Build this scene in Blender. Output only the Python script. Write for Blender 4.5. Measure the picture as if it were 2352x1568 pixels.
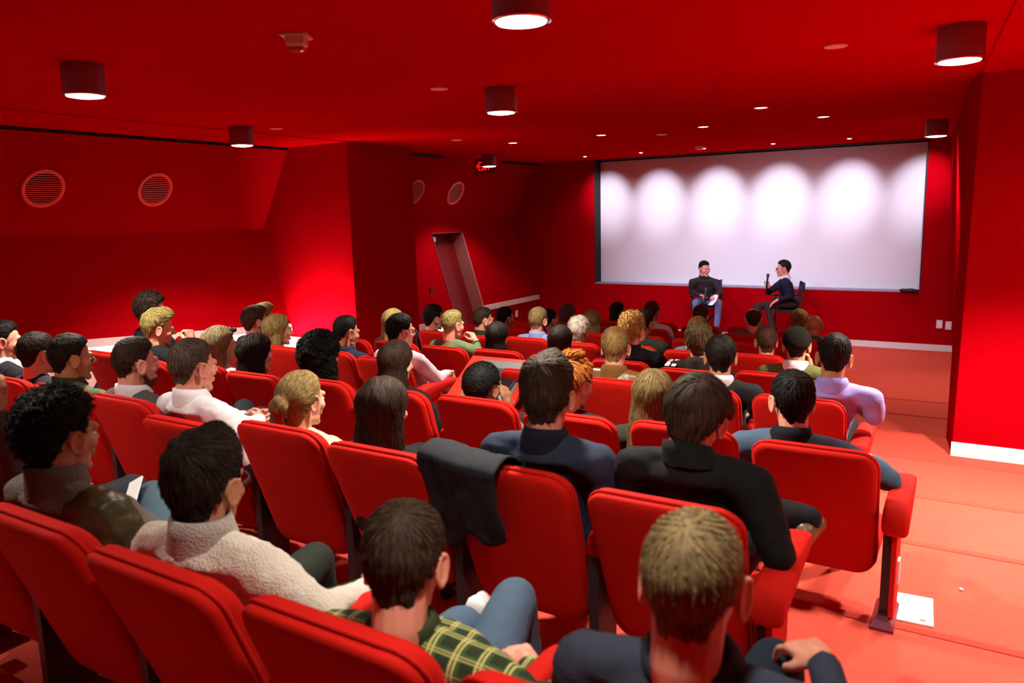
import bpy, bmesh, math, random
import numpy as np
from mathutils import Vector, Matrix, Euler, noise
from mathutils.bvhtree import BVHTree

for o in list(bpy.data.objects): bpy.data.objects.remove(o, do_unlink=True)
S = bpy.context.scene
COL = S.collection
rad = math.radians

# ------------------------------------------------------------------ camera
F_PX, W_PX = 1744.1, 2352.0
yaw, pitch, roll = rad(31.794), rad(9.474), rad(-1.441)
fw = Vector((-math.sin(yaw)*math.cos(pitch), math.cos(yaw)*math.cos(pitch), -math.sin(pitch)))
r0 = Vector((math.cos(yaw), math.sin(yaw), 0)); u0 = r0.cross(fw)
rt = r0*math.cos(roll) + u0*math.sin(roll); up = -r0*math.sin(roll) + u0*math.cos(roll)
cam_d = bpy.data.cameras.new('camera'); cam = bpy.data.objects.new('camera', cam_d); COL.objects.link(cam)
cam.matrix_world = Matrix(((rt.x, up.x, -fw.x, 0), (rt.y, up.y, -fw.y, 0), (rt.z, up.z, -fw.z, 0), (0, 0, 0, 1)))
cam_d.sensor_width = 36; cam_d.lens = F_PX*36/W_PX; cam_d.clip_start = .02
cam_d.dof.use_dof = True; cam_d.dof.focus_distance = 6.5; cam_d.dof.aperture_fstop = 3.2
S.camera = cam

# ------------------------------------------------------------------ world, exposure
wd = bpy.data.worlds.new('world'); S.world = wd; wd.use_nodes = True
wd.node_tree.nodes['Background'].inputs[0].default_value = (0, 0, 0, 1)
wd.node_tree.nodes['Background'].inputs[1].default_value = 0
S.view_settings.view_transform = 'Standard'; S.view_settings.look = 'None'
S.view_settings.gamma = 1; S.view_settings.use_curve_mapping = False
S.view_settings.exposure = 0.0

# lamp powers
CAN_W, WASH_W, SPOT_W, LED_E = 540.0, 135.0, 290.0, 9.0
CAN_COL = (1.0, .93, .78); WASH_COL = (.86, .80, 1.0)

# ------------------------------------------------------------------ main dimensions (metres, camera at the origin)
ZC = 1.0                                        # ceiling
YW = 13.62                                      # screen wall
RY = [.9+1.085*k for k in range(9)]             # rear face of the seat backs, row by row
RF = [-1.545, -1.607, -1.71, -1.785, -1.90, -1.98, -2.07, -2.167, -2.256]   # tier floors
STAGE = -2.30

# ------------------------------------------------------------------ helpers
def lin(h):
    if isinstance(h, str):
        h = [int(h[i:i+2], 16)/255 for i in (0, 2, 4)]
        h = [c/12.92 if c <= .04045 else ((c+.055)/1.055)**2.4 for c in h]
    return (h[0], h[1], h[2], 1)

def sock(node, *names):
    for n in names:
        if n in node.inputs: return node.inputs[n]

MATS = {}
def mat(name, col, rough=.6, metal=0, bump=0, bscale=200, var=0, vscale=6, emit=None, estr=0, sheen=0, spec=.4, build=None):
    if name in MATS: return MATS[name]
    m = bpy.data.materials.new(name); m.use_nodes = True; nt = m.node_tree; N = nt.nodes; L = nt.links
    b = N['Principled BSDF']; c = lin(col)
    b.inputs['Base Color'].default_value = c; b.inputs['Roughness'].default_value = rough; b.inputs['Metallic'].default_value = metal
    sock(b, 'Specular IOR Level').default_value = spec
    if sheen:
        b.inputs['Sheen Weight'].default_value = sheen; b.inputs['Sheen Roughness'].default_value = .4
        b.inputs['Sheen Tint'].default_value = tuple(min(1, x*1.4+.02) for x in c[:3])+(1,)
    if emit:
        b.inputs['Emission Color'].default_value = lin(emit); b.inputs['Emission Strength'].default_value = estr
    tc = N.new('ShaderNodeTexCoord')
    if var:
        n = N.new('ShaderNodeTexNoise'); n.inputs['Scale'].default_value = vscale; n.inputs['Detail'].default_value = 4
        r = N.new('ShaderNodeMix'); r.data_type = 'RGBA'
        r.inputs[6].default_value = tuple(x*(1-var) for x in c[:3])+(1,); r.inputs[7].default_value = tuple(min(1, x*(1+var)) for x in c[:3])+(1,)
        L.new(tc.outputs['Object'], n.inputs['Vector']); L.new(n.outputs['Fac'], r.inputs[0]); L.new(r.outputs[2], b.inputs['Base Color'])
    if bump:
        n = N.new('ShaderNodeTexNoise'); n.inputs['Scale'].default_value = bscale; n.inputs['Detail'].default_value = 3
        bp = N.new('ShaderNodeBump'); bp.inputs['Strength'].default_value = bump; bp.inputs['Distance'].default_value = .01
        L.new(tc.outputs['Object'], n.inputs['Vector']); L.new(n.outputs['Fac'], bp.inputs['Height']); L.new(bp.outputs[0], b.inputs['Normal'])
    if build: build(nt, b, tc)
    MATS[name] = m; return m

def plaid(cols, sx, sy, w):
    def f(nt, b, tc):
        N, L = nt.nodes, nt.links
        sp = N.new('ShaderNodeSeparateXYZ'); L.new(tc.outputs['Object'], sp.inputs[0])
        def stripe(src, per, width, off=0):
            a = N.new('ShaderNodeMath'); a.operation = 'MULTIPLY_ADD'; a.inputs[1].default_value = 1/per; a.inputs[2].default_value = off; L.new(src, a.inputs[0])
            fr = N.new('ShaderNodeMath'); fr.operation = 'FRACT'; L.new(a.outputs[0], fr.inputs[0])
            lt = N.new('ShaderNodeMath'); lt.operation = 'LESS_THAN'; lt.inputs[1].default_value = width; L.new(fr.outputs[0], lt.inputs[0])
            return lt.outputs[0]
        ad = N.new('ShaderNodeMath'); ad.operation = 'ADD'; L.new(sp.outputs[2], ad.inputs[0]); L.new(sp.outputs[1], ad.inputs[1])
        cur = None
        def mixin(prev, fac, colr, k=1):
            mx = N.new('ShaderNodeMix'); mx.data_type = 'RGBA'
            ml = N.new('ShaderNodeMath'); ml.operation = 'MULTIPLY'; ml.inputs[1].default_value = k; L.new(fac, ml.inputs[0]); L.new(ml.outputs[0], mx.inputs[0])
            if prev is None: mx.inputs[6].default_value = lin(cols[0])
            else: L.new(prev, mx.inputs[6])
            mx.inputs[7].default_value = lin(colr); return mx.outputs[2]
        cur = mixin(None, stripe(sp.outputs[0], sx, .45, .2), cols[1], .6)
        cur = mixin(cur, stripe(ad.outputs[0], sy, .45, .2), cols[1], .6)
        for o in (0, .16):
            cur = mixin(cur, stripe(sp.outputs[0], sx, w, o), cols[2], .85)
            cur = mixin(cur, stripe(ad.outputs[0], sy, w, o), cols[2], .6)
        L.new(cur, b.inputs['Base Color'])
    return f

def link(o, parent=None, **kw):
    COL.objects.link(o)
    if parent is not None: o.parent = parent
    for k, v in kw.items():
        if v: o[k] = v
    return o

def meshobj(name, me, material, parent=None, smooth=False, **kw):
    if isinstance(me, bmesh.types.BMesh):
        b = me; me = bpy.data.meshes.new(name); b.to_mesh(me); b.free()
    elif isinstance(me, Geo):
        me = me.mesh(name)
    o = bpy.data.objects.new(name, me)
    if material is not None and not me.materials:
        for m in (material if isinstance(material, (list, tuple)) else [material]): me.materials.append(m)
    if smooth: me.polygons.foreach_set('use_smooth', [True]*len(me.polygons))
    return link(o, parent, **kw)

def empty(name, loc=(0, 0, 0), rz=0, **kw):
    o = bpy.data.objects.new(name, None); o.location = loc; o.rotation_euler = (0, 0, rz); o.empty_display_size = .1
    return link(o, None, **kw)

def copy_tree(o, parent=None):
    c = o.copy(); COL.objects.link(c)
    if parent is not None: c.parent = parent
    for ch in list(o.children): copy_tree(ch, c)
    return c

def V(*a): return Vector(a)

class Geo:
    def __init__(s): s.v = []; s.f = []
    def add(s, vs, fs):
        n = len(s.v); s.v += [tuple(x) for x in vs]; s.f += [tuple(i+n for i in f) for f in fs]; return s
    def rings(s, rings, cap=True, closed=False):
        k = len(rings[0]); vs = [p for r in rings for p in r]; fs = []
        m = len(rings)
        for i in range(m if closed else m-1):
            a, b = i*k, ((i+1) % m)*k
            for j in range(k):
                j2 = (j+1) % k; fs.append((a+j, a+j2, b+j2, b+j))
        if cap and not closed:
            fs.append(tuple(range(k-1, -1, -1))); fs.append(tuple(range((m-1)*k, m*k)))
        return s.add(vs, fs)
    def cap(s, p0, r0, p1, r1, seg=12, flat=1.0, side=None):
        p0, p1 = Vector(p0), Vector(p1); d = p1-p0; L = d.length; d = d.normalized() if L > 1e-6 else V(0, 0, 1)
        a = d.orthogonal().normalized() if side is None else (Vector(side)-d*Vector(side).dot(d)).normalized()
        b = d.cross(a); R = []
        prof = [(-1, .12), (-.85, .53), (-.5, .87), (0, 1)]
        for t, w in prof: R.append((p0+d*(t*r0), r0*w))
        for t, w in reversed(prof): R.append((p1-d*(t*r1), r1*w))
        return s.rings([[c+(a*math.cos(2*math.pi*j/seg)+b*flat*math.sin(2*math.pi*j/seg))*r for j in range(seg)] for c, r in R])
    def ell(s, c, r, rot=None, seg=16, n=10):
        c = Vector(c); M = rot.to_matrix() if rot else Matrix.Identity(3); R = []
        for i in range(n+1):
            t = -math.pi/2+math.pi*(i if 0 < i < n else (.15 if i == 0 else n-.15))/n
            R.append([c+M@V(r[0]*math.cos(t)*math.cos(2*math.pi*j/seg), r[1]*math.cos(t)*math.sin(2*math.pi*j/seg), r[2]*math.sin(t)) for j in range(seg)])
        return s.rings(R)
    def box(s, a, b, M=None):
        (x0, y0, z0), (x1, y1, z1) = a, b
        vs = [V(x, y, z) for z in (z0, z1) for y in (y0, y1) for x in (x0, x1)]
        if M: vs = [M@v for v in vs]
        return s.add(vs, [(0, 2, 3, 1), (4, 5, 7, 6), (0, 1, 5, 4), (2, 6, 7, 3), (0, 4, 6, 2), (1, 3, 7, 5)])
    def bar(s, p0, p1, w, h, upv=(0, 0, 1)):
        p0, p1 = Vector(p0), Vector(p1); d = (p1-p0).normalized(); u = Vector(upv)
        if abs(d.dot(u)) > .95: u = V(0, 1, 0)
        a = d.cross(u).normalized(); b = a.cross(d)
        rs = [[p+a*(x*w/2)+b*(y*h/2) for x, y in ((-1, -1), (1, -1), (1, 1), (-1, 1))] for p in (p0, p1)]
        return s.rings(rs)
    def tube(s, pts, r, seg=8, closed=False):
        pts = [Vector(p) for p in pts]; R = []; n = len(pts); pa = None
        for i, p in enumerate(pts):
            q0 = pts[i-1] if (i or closed) else p; q1 = pts[(i+1) % n] if (i < n-1 or closed) else p
            d = (q1-q0).normalized()
            a = d.orthogonal().normalized() if pa is None else (pa-d*pa.dot(d)).normalized()
            pa = a; b = d.cross(a); rr = r[i] if isinstance(r, (list, tuple)) else r
            R.append([p+(a*math.cos(2*math.pi*j/seg)+b*math.sin(2*math.pi*j/seg))*rr for j in range(seg)])
        return s.rings(R, closed=closed)
    def mesh(s, name='m'):
        me = bpy.data.meshes.new(name); me.from_pydata(s.v, [], s.f); me.update()
        bm = bmesh.new(); bm.from_mesh(me); bmesh.ops.recalc_face_normals(bm, faces=bm.faces); bm.to_mesh(me); bm.free(); return me

SCRATCH = bpy.data.scenes.new('scratch')
def remesh(geo, voxel, smooth=2, wr=0, wscale=9, seed=0, deci=0):
    me = geo.mesh('tmp') if isinstance(geo, Geo) else geo
    o = bpy.data.objects.new('tmp', me); SCRATCH.collection.objects.link(o)
    m = o.modifiers.new('r', 'REMESH'); m.mode = 'VOXEL'; m.voxel_size = voxel
    if smooth: q = o.modifiers.new('s', 'SMOOTH'); q.factor = .5; q.iterations = smooth
    if deci: q = o.modifiers.new('d', 'DECIMATE'); q.ratio = deci
    with bpy.context.temp_override(scene=SCRATCH, view_layer=SCRATCH.view_layers[0]):
        dg = bpy.context.evaluated_depsgraph_get(); out = bpy.data.meshes.new_from_object(o.evaluated_get(dg), depsgraph=dg)
    bpy.data.objects.remove(o); bpy.data.meshes.remove(me)
    if wr:
        off = Vector((seed*3.1, seed*1.7, seed*.9))
        nv = len(out.vertices); co = np.empty(nv*3, 'f'); no = np.empty(nv*3, 'f')
        out.vertices.foreach_get('co', co); out.vertex_normals.foreach_get('vector', no); co = co.reshape(-1, 3); no = no.reshape(-1, 3)
        dsp = np.empty((nv, 1), 'f')
        for i, q in enumerate((co*wscale+np.array(off)).tolist()):
            dsp[i, 0] = .8*noise.noise((q[0], q[1], q[2]*1.6))+.9*(.35-abs(noise.noise((q[0]*1.3+7, q[1]*1.3, q[2]*2.6))))+.4*noise.noise((q[0]*2.6, q[1]*2.6, q[2]*2.6))
        out.vertices.foreach_set('co', (co+no*dsp*wr).ravel())
        out.update()
    out.polygons.foreach_set('use_smooth', [True]*len(out.polygons))
    return out

def join(meshes, name):
    vs = []; fs = []; mi = []
    for me, k in meshes:
        n = len(vs); vs += [tuple(v.co) for v in me.vertices]
        for p in me.polygons: fs.append(tuple(i+n for i in p.vertices)); mi.append(p.material_index if k is None else k)
    out = bpy.data.meshes.new(name); out.from_pydata(vs, [], fs); out.update()
    out.polygons.foreach_set('material_index', mi); out.polygons.foreach_set('use_smooth', [True]*len(fs)); return out

def sstep(a, b, x):
    t = max(0, min(1, (x-a)/(b-a))); return t*t*(3-2*t)

# ------------------------------------------------------------------ materials
RED = mat('red_paint', (.34, .0006, .0042), .8, bump=.06, bscale=60, var=.04, vscale=2, spec=.0)
RED_C = mat('red_ceiling_paint', (.50, .0006, .0035), .85, bump=.05, bscale=60, var=.04, vscale=2, spec=.0)
CARPET = mat('red_carpet', (.64, .078, .052), .95, bump=.7, bscale=260, var=.16, vscale=35, sheen=.2, spec=.1)
SEAT = mat('red_seat_fabric', (.50, .007, .003), .8, bump=.25, bscale=420, var=.07, vscale=9, sheen=.35, spec=.15)
PIPE = mat('red_piping', (.5, .008, .005), .8, spec=.15)
BLACKM = mat('black_metal', (.012, .011, .013), .45)
BLACKF = mat('black_frame', (.008, .008, .01), .7)
WHITE_TRIM = mat('white_trim', (.66, .60, .60), .55, var=.03)
WALLPLATE = mat('white_plastic', (.75, .73, .72), .4)
SCREEN = mat('screen_vinyl', (.74, .73, .76), .9, bump=.03, bscale=500, spec=.05)
CHROME = mat('brushed_metal', (.6, .6, .62), .3, metal=1)
CANM = mat('can_red_lacquer', (.22, .035, .05), .45, bump=.3, bscale=300, var=.1, vscale=200)
GRILLE = mat('grille_red', (.80, .16, .14), .5)
GRILLE_BK = mat('grille_dark', (.015, .002, .003), .9)
LENS = mat('lamp_lens', (1, 1, 1), .3, emit=(1, .98, .95), estr=14)
LENS2 = mat('small_lamp_lens', (1, 1, 1), .3, emit=(1, .8, .9), estr=9)
LED = mat('led_strip', (1, 1, 1), .5, emit=(1, .86, .90), estr=LED_E)
REFL = mat('lamp_reflector', (.85, .85, .83), .15, metal=1)
PINKDISC = mat('pale_cover', (.85, .45, .40), .5)
DARKGREY = mat('dark_grey_plastic', (.04, .045, .05), .5)
EXITM = mat('exit_letters', (1, .01, .01), .5, emit=(1, .01, .008), estr=1.6)
PAPER = mat('white_paper', (.82, .82, .84), .7)

# ------------------------------------------------------------------ structure: floor
def kind(o, k='structure'): o['kind'] = k; return o
XR, XL, YB = 2.4, -9.6, -2.6
edges = [YB]+[RY[k]+.22 for k in range(9)]
prof = []
for k in range(9): prof += [(edges[k], RF[k]), (edges[k+1], RF[k])]
prof += [(edges[9], STAGE), (YW+.4, STAGE)]
g = Geo()
n = len(prof)
vs = []
for X in (XL, XR):
    vs += [(X, y, z) for y, z in prof]
vs += [(XL, YB, -2.6), (XL, YW+.4, -2.6), (XR, YB, -2.6), (XR, YW+.4, -2.6)]
fs = [(i, i+1, n+i+1, n+i) for i in range(n-1)]
fs += [tuple([2*n]+list(range(n))+[2*n+1])[::-1], tuple([2*n+2]+list(range(n, 2*n))+[2*n+3]), (2*n, 2*n+1, 2*n+3, 2*n+2), (0, n, 2*n+2, 2*n), (n-1, 2*n+1, 2*n+3, 2*n-1)]
g.add(vs, fs); kind(meshobj('floor', g, CARPET))
NOSE = mat('carpet_nosing', (.57, .060, .04), .95, bump=.7, bscale=260, var=.16, vscale=35, spec=.1)
for k in range(9):
    g = Geo(); y_, z_ = edges[k+1], RF[k]
    g.rings([[(X, y_-.045, z_-.004), (X, y_-.04, z_+.004), (X, y_-.01, z_+.009), (X, y_+.012, z_+.004), (X, y_+.018, z_-.012), (X, y_+.008, z_-.028), (X, y_-.01, z_-.03)] for X in (XL, XR)])
    kind(meshobj(f'trim_{10+k}', g, NOSE))
# ceiling with a lowered strip along the left wall and a lowered bay on the right
kind(meshobj('ceiling', Geo().box((XL, YB, ZC), (XR, YW+.4, ZC+.15)), RED_C))
kind(meshobj('ceiling_soffit', Geo().box((XL, YB, ZC-.012), (-7.16, 7.6, ZC)), RED_C))
g = Geo(); g.add([(.55, YB, ZC), (-.09, 7.1, ZC), (XR, 7.1, ZC), (XR, YB, ZC), (.55, YB, ZC-.015), (-.09, 7.1, ZC-.015), (XR, 7.1, ZC-.015), (XR, YB, ZC-.015)],
                [(0, 1, 2, 3), (4, 7, 6, 5), (0, 4, 5, 1), (1, 5, 6, 2), (2, 6, 7, 3), (3, 7, 4, 0)])
kind(meshobj('ceiling_bay', g, RED_C))
# left wall, near part: upper panel leans out, lower panel leans in
def slab(name, pts, y0, y1, m, t=.12):
    """wall strip: pts = [(x,z) at y0, ...]; optional (x,z,x',z') when it changes along the wall"""
    g = Geo(); a = [(p[0], y0, p[1]) for p in pts]; b = [((p[2] if len(p) > 2 else p[0]), y1, (p[3] if len(p) > 3 else p[1])) for p in pts]
    k = len(pts); a2 = [(x-t, y, z) for x, y, z in a]; b2 = [(x-t, y, z) for x, y, z in b]
    fs = [(i, i+1, k+i+1, k+i) for i in range(k-1)]+[(2*k+i, 3*k+i, 3*k+i+1, 2*k+i+1) for i in range(k-1)]
    fs += [(0, k, 3*k, 2*k), (k-1, 3*k-1, 4*k-1, 2*k-1)]+[(i, 2*k+i, 2*k+i+1, i+1) for i in range(k-1)]+[(k+i, k+i+1, 3*k+i+1, 3*k+i) for i in range(k-1)]
    g.add(a+b+a2+b2, fs); return kind(meshobj(name, g, m))
tz = lambda y: -1.255-.074*(y-4.6)                     # top of the ledge trim on the near left wall
slab('wall_left', [(-8.27, ZC-.05), (-8.87, -.11), (-8.475, tz(YB), -8.475, tz(7.62))], YB, 7.62, RED)
kind(meshobj('trim_1', Geo().box((-8.35, YB, ZC-.05), (-8.255, 7.6, ZC-.012)), BLACKF))
slab('trim_2', [(-8.44, tz(YB), -8.44, tz(7.57)), (-8.42, tz(YB)-.09, -8.42, tz(7.57)-.09)], YB, 7.57, WHITE_TRIM, .1)
slab('wall_left_base', [(-8.53, tz(YB)-.05, -8.53, tz(7.57)-.05), (-8.53, -2.2)], YB, 7.57, WHITE_TRIM, .1)
led = slab('led_strip', [(-8.488, tz(YB)-.095, -8.488, tz(7.57)-.095), (-8.488, tz(YB)-.20, -8.488, tz(7.57)-.20)], YB, 7.55, LED, .03)
del led['kind']; led['label'] = 'glowing white light strip under the ledge of the left wall'; led['category'] = 'light strip'
# pillar on the left
kind(meshobj('wall_pillar', Geo().box((-9.5, 7.57, -2.3), (-7.165, 8.91, ZC)), RED))
kind(meshobj('baseboard_pillar', Geo().box((-8.5, 7.545, -2.1), (-7.15, 7.575, -1.66)), WHITE_TRIM))
meshobj('led_strip', Geo().box((-8.42, 7.26, -1.76), (-7.2, 7.32, -1.70)), LED, label='glowing light strip along the foot of the pillar', category='light strip')
d_ = bpy.data.lights.new('lamp', 'AREA'); d_.shape = 'RECTANGLE'; d_.size = 1.2; d_.size_y = .04; d_.energy = 42; d_.spread = rad(100); d_.color = (1, .85, .62)
o_ = bpy.data.objects.new('lamp', d_); COL.objects.link(o_); o_.parent = bpy.data.objects['led_strip.001']; o_.location = (-7.8, 7.29, -1.69); o_.rotation_euler = V(0.1, .55, .83).to_track_quat('-Z', 'Y').to_euler()
# left wall, far part with the leaning door
XO = lambda z: -8.27+.314*(-.08-z)
tfar = lambda y: -1.645
D0, D1, DZ = 10.65, 11.55, -.295
slab('wall_left_far', [(-7.72, ZC), (-8.27, -.08), (XO(DZ), DZ)], 8.9, YW+.05, RED)
slab('wall_left_before_door', [(XO(DZ), DZ), (XO(-1.64), -1.64), (-7.78, -2.4)], 8.9, D0, RED)
slab('wall_left_after_door', [(XO(DZ), DZ), (XO(-1.64), -1.64), (-7.78, -2.4)], D1, YW+.05, RED)
kind(meshobj('trim_3', Geo().box((-7.9, 8.9, ZC-.05), (-7.70, 10.4, ZC-.012)), BLACKF))
kind(meshobj('trim_4', Geo().box((-7.9, 12.3, ZC-.05), (-7.70, YW, ZC-.012)), BLACKF))
slab('trim_5', [(XO(-1.64)+.03, -1.645), (XO(-1.64)+.04, -1.735)], D1, YW, WHITE_TRIM, .08)
slab('trim_6', [(XO(-1.64)+.03, -1.70, XO(-1.64)+.03, -1.78), (XO(-1.64)+.04, -1.80, XO(-1.64)+.04, -1.88)], 8.9, D0-.02, WHITE_TRIM, .08)
led = slab('led_strip', [(XO(-1.64)+.02, -1.86), (XO(-1.64)+.02, -1.98)], 8.95, D0-.05, LED, .03)
del led['kind']; led['label'] = 'short glowing light strip beside the leaning door'; led['category'] = 'light strip'
# door: leaf, jambs, frame strips
door = empty('door_1', (XO(-1.3)-.25, (D0+D1)/2, -2.25), kind='structure')
def part(name, geo, m, parent, smooth=False, **kw):
    for i, v in enumerate(geo.v): geo.v[i] = tuple(Vector(v)-parent.location)
    return meshobj(name, geo, m, parent, smooth, **kw)
JAMB = mat('door_jamb', (.36, .12, .13), .4); JAMB2 = mat('door_frame_red', (.22, .02, .03), .4)
def lean(y0, y1, dx0, dx1, z0, z1):
    g = Geo(); vs = []
    for z in (z0, z1):
        for y in (y0, y1):
            for dx in (dx0, dx1): vs.append((XO(z)+dx, y, z))
    return g.add(vs, [(0, 2, 3, 1), (4, 5, 7, 6), (0, 1, 5, 4), (2, 6, 7, 3), (0, 4, 6, 2), (1, 3, 7, 5)])
leaf = part('door_leaf', lean(D0, D1, -.30, -.25, -2.3, DZ), mat('door_red', (.16, .003, .006), .35), door)
part('door_handle', lean(D0+.08, D0+.22, -.25, -.20, -1.30, -1.26), CHROME, leaf) if False else None
part('jamb', lean(D1-.005, D1+.03, -.30, .012, -2.3, DZ), JAMB, door)
part('jamb', lean(D0-.018, D0+.004, -.30, .012, -2.3, DZ), JAMB2, door)
part('head_jamb', lean(D0, D1, -.30, .012, DZ-.004, DZ+.012), JAMB2, door)
g = Geo(); g.box((XO(-.5)-.25, D0+.04, -.44), (XO(-.5)-.12, D0+.2, -.36)); part('door_closer', g, CHROME, door)
# screen wall with the recessed opening
SX0, SX1, SZ0 = -6.48, -.80, -1.37
g = Geo()
g.box((XL, YW, -2.5), (SX0, YW+.45, ZC)); g.box((SX1, YW, -2.5), (XR, YW+.45, ZC)); g.box((SX0, YW, -2.5), (SX1, YW+.45, SZ0))
kind(meshobj('wall_front', g, RED))
kind(meshobj('baseboard_front', Geo().box((XL, YW-.02, STAGE), (XR, YW, STAGE+.10)), WHITE_TRIM))
g = Geo(); g.box((SX0, YW-.004, SZ0), (SX0+.012, YW+.28, ZC)); g.box((SX1-.012, YW-.004, SZ0), (SX1, YW+.28, ZC)); g.box((SX0, YW-.004, ZC-.012), (SX1, YW+.28, ZC)); g.box((SX0, YW+.28, SZ0), (SX1, YW+.30, ZC))
kind(meshobj('trim_7', g, BLACKF))
kind(meshobj('trim_8', Geo().box((SX0, YW-.006, SZ0-.012), (SX1, YW+.28, SZ0+.01)), mat('sill_grey', (.30, .30, .36), .6)))
# right wall: near face of the column, splayed far part, closing walls
rx = lambda y: .065-.067*(y-4.79)
g = Geo(); a = [(-.085, 7.1), (XR, 7.1), (XR, YW+.2), (rx(YW)+.13, YW+.2), (-.15, 7.75)]
vs = [(x, y, -2.5) for x, y in a]+[(x, y, ZC) for x, y in a]
vs[0] = (-.112, 7.1, -2.5); vs[4] = (-.165, 7.6, -2.5); vs[9] = (-.172, 7.6, ZC); vs[5] = (-.08, 7.1, ZC)
vs[8] = (rx(YW), YW+.2, ZC); vs[3] = (-.30, YW+.2, -2.5)
g.add(vs, [(0, 1, 2, 3, 4), (9, 8, 7, 6, 5)]+[(i, (i+1) % 5, 5+(i+1) % 5, 5+i) for i in range(5)])
kind(meshobj('wall_right', g, RED))
kind(meshobj('baseboard_right', Geo().box((-.115, 7.075, -2.09), (XR, 7.1, -1.955)), mat('white_baseboard', (.8, .78, .76), .5)))
kind(meshobj('wall_right_near', Geo().box((XR-.02, YB, -2.5), (XR+.1, 7.1, ZC)), RED))
kind(meshobj('wall_back', Geo().box((XL, YB-.1, -2.5), (XR, YB, ZC)), RED))

# ------------------------------------------------------------------ screen
scr = meshobj('projection_screen', Geo().box((SX0+.012, YW+.26, SZ0+.01), (SX1-.03, YW+.275, ZC-.035)), SCREEN,
              label='wide white projection screen set into the red front wall', category='screen')
g = Geo()
for x, r in ((-1.02, .05), (-.93, .06), (-.86, .04)): g.ell((x, YW-.05, SZ0+.025), (r*1.5, .05, r*.55))
cb = meshobj('cable_bundle', g, BLACKM, smooth=True, label='black cable bundle on the lower right corner of the screen', category='cable')

# ------------------------------------------------------------------ ceiling fittings
def spot(parent, loc, target, power, angle, col, size=.04, blend=.6):
    d = bpy.data.lights.new('lamp', 'SPOT'); d.energy = power; d.spot_size = rad(angle); d.spot_blend = blend; d.color = col; d.shadow_soft_size = size
    o = bpy.data.objects.new('bulb', d); COL.objects.link(o); o.parent = parent
    o.location = Vector(loc)-parent.location
    o.rotation_euler = (Vector(target)-Vector(loc)).to_track_quat('-Z', 'Y').to_euler(); return o
def circ(r, z, n=40, c=(0, 0)): return [(c[0]+r*math.cos(2*math.pi*j/n), c[1]+r*math.sin(2*math.pi*j/n), z) for j in range(n)]
CR, CH = .125, .19
gb = Geo(); gb.rings([circ(CR*.99, 0), circ(CR, -.004), circ(CR, -CH+.006), circ(CR-.004, -CH), circ(CR-.010, -CH), circ(CR-.012, -CH+.03), circ(CR-.012, -.01)], cap=False)
can_me = gb.mesh('can_body')
gr = Geo(); gr.rings([circ(CR-.012, -CH+.004), circ(CR-.02, -CH+.03), circ(CR-.045, -CH+.075), circ(.03, -CH+.10)], cap=True); ref_me = gr.mesh('reflector')
gl = Geo(); gl.rings([circ(CR-.014, -CH+.006), circ(CR-.018, -CH-.006), circ(CR-.05, -CH-.012), circ(.02, -CH-.014)], cap=True); lens_me = gl.mesh('lens')
ring_me = Geo().rings([circ(CR-.003, -CH+.010), circ(CR+.003, -CH+.004), circ(CR+.003, -CH-.003), circ(CR-.012, -CH-.003)], cap=False).mesh('trim_ring')
def can(x, y, lab, w=CAN_W):
    e = empty('ceiling_spotlight', (x, y, ZC), label=lab, category='ceiling light', group='surface mounted ceiling spotlights')
    for nm, me, m in (('can_body', can_me, CANM), ('reflector', ref_me, REFL), ('lens', lens_me, LENS), ('trim_ring', ring_me, REFL)): meshobj(nm, me, m, e, True)
    spot(e, (x, y, ZC-CH-.03), (x, y, -3), w, 106, CAN_COL, .08, .5)
    spot(e, (x, y, ZC-CH-.03), (x, y, -3), w*.035, 170, CAN_COL, .08, .4)
    return e
can(-4.91, 2.86, 'dark red cylinder ceiling light at far left, above the crowd')
can(-1.736, 2.94, 'large ceiling light cut off by the top edge of the photo')
can(-3.363, 5.35, 'dark red cylinder ceiling light above the middle of the seats')
can(-6.882, 5.675, 'dark red cylinder ceiling light in front of the lit red pillar face')
can(-.182, 5.27, 'dark red cylinder ceiling light above the right aisle')
can(-.563, 10.764, 'small dark red cylinder ceiling light at the right end of the screen', CAN_W*.6)
can(-7.138, 10.931, 'small dark red cylinder ceiling light in front of the exit sign', CAN_W*.4)
can(.72, 5.35, 'cylinder ceiling light over the right bay, outside the view', CAN_W*2.1)
can(1.43, 2.9, 'cylinder ceiling light over the aisle steps, outside the view', CAN_W*.75)
can(-3.30, 1.05, 'cylinder ceiling light over the rear seats, above the view', CAN_W*.27)
can(-.5, 1.05, 'cylinder ceiling light over the rear aisle seats, above the view', CAN_W*.27)
# wall washers
wash_me = Geo().rings([circ(.05, 0), circ(.05, -.006), circ(.036, -.008), circ(.034, -.002), circ(.01, -.002)], cap=True).mesh('bezel')
wl_me = Geo().rings([circ(.033, -.004), circ(.024, -.012), circ(.006, -.015)], cap=True).mesh('lens')
names = ['first', 'second', 'third', 'fourth', 'fifth', 'sixth']
for i, x in enumerate((-6.164, -5.10, -4.0, -2.898, -1.795, -.69)):
    e = empty('wall_washer', (x, 12.58, ZC), label=f'tiny bright recessed spot in front of the screen, {names[i]} from the left', category='ceiling light', group='recessed spots washing the screen')
    meshobj('bezel', wash_me, CANM, e, True); meshobj('lens', wl_me, LENS, e, True)
    spot(e, (x, 12.58, ZC-.03), (x-.15, YW+.25, .22), WASH_W*1.05, 48, WASH_COL, .03, 1.0)
    spot(e, (x, 12.58, ZC-.03), (x-.15, YW+.25, -.9), WASH_W*.36, 96, WASH_COL, .03, 1.0)
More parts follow.
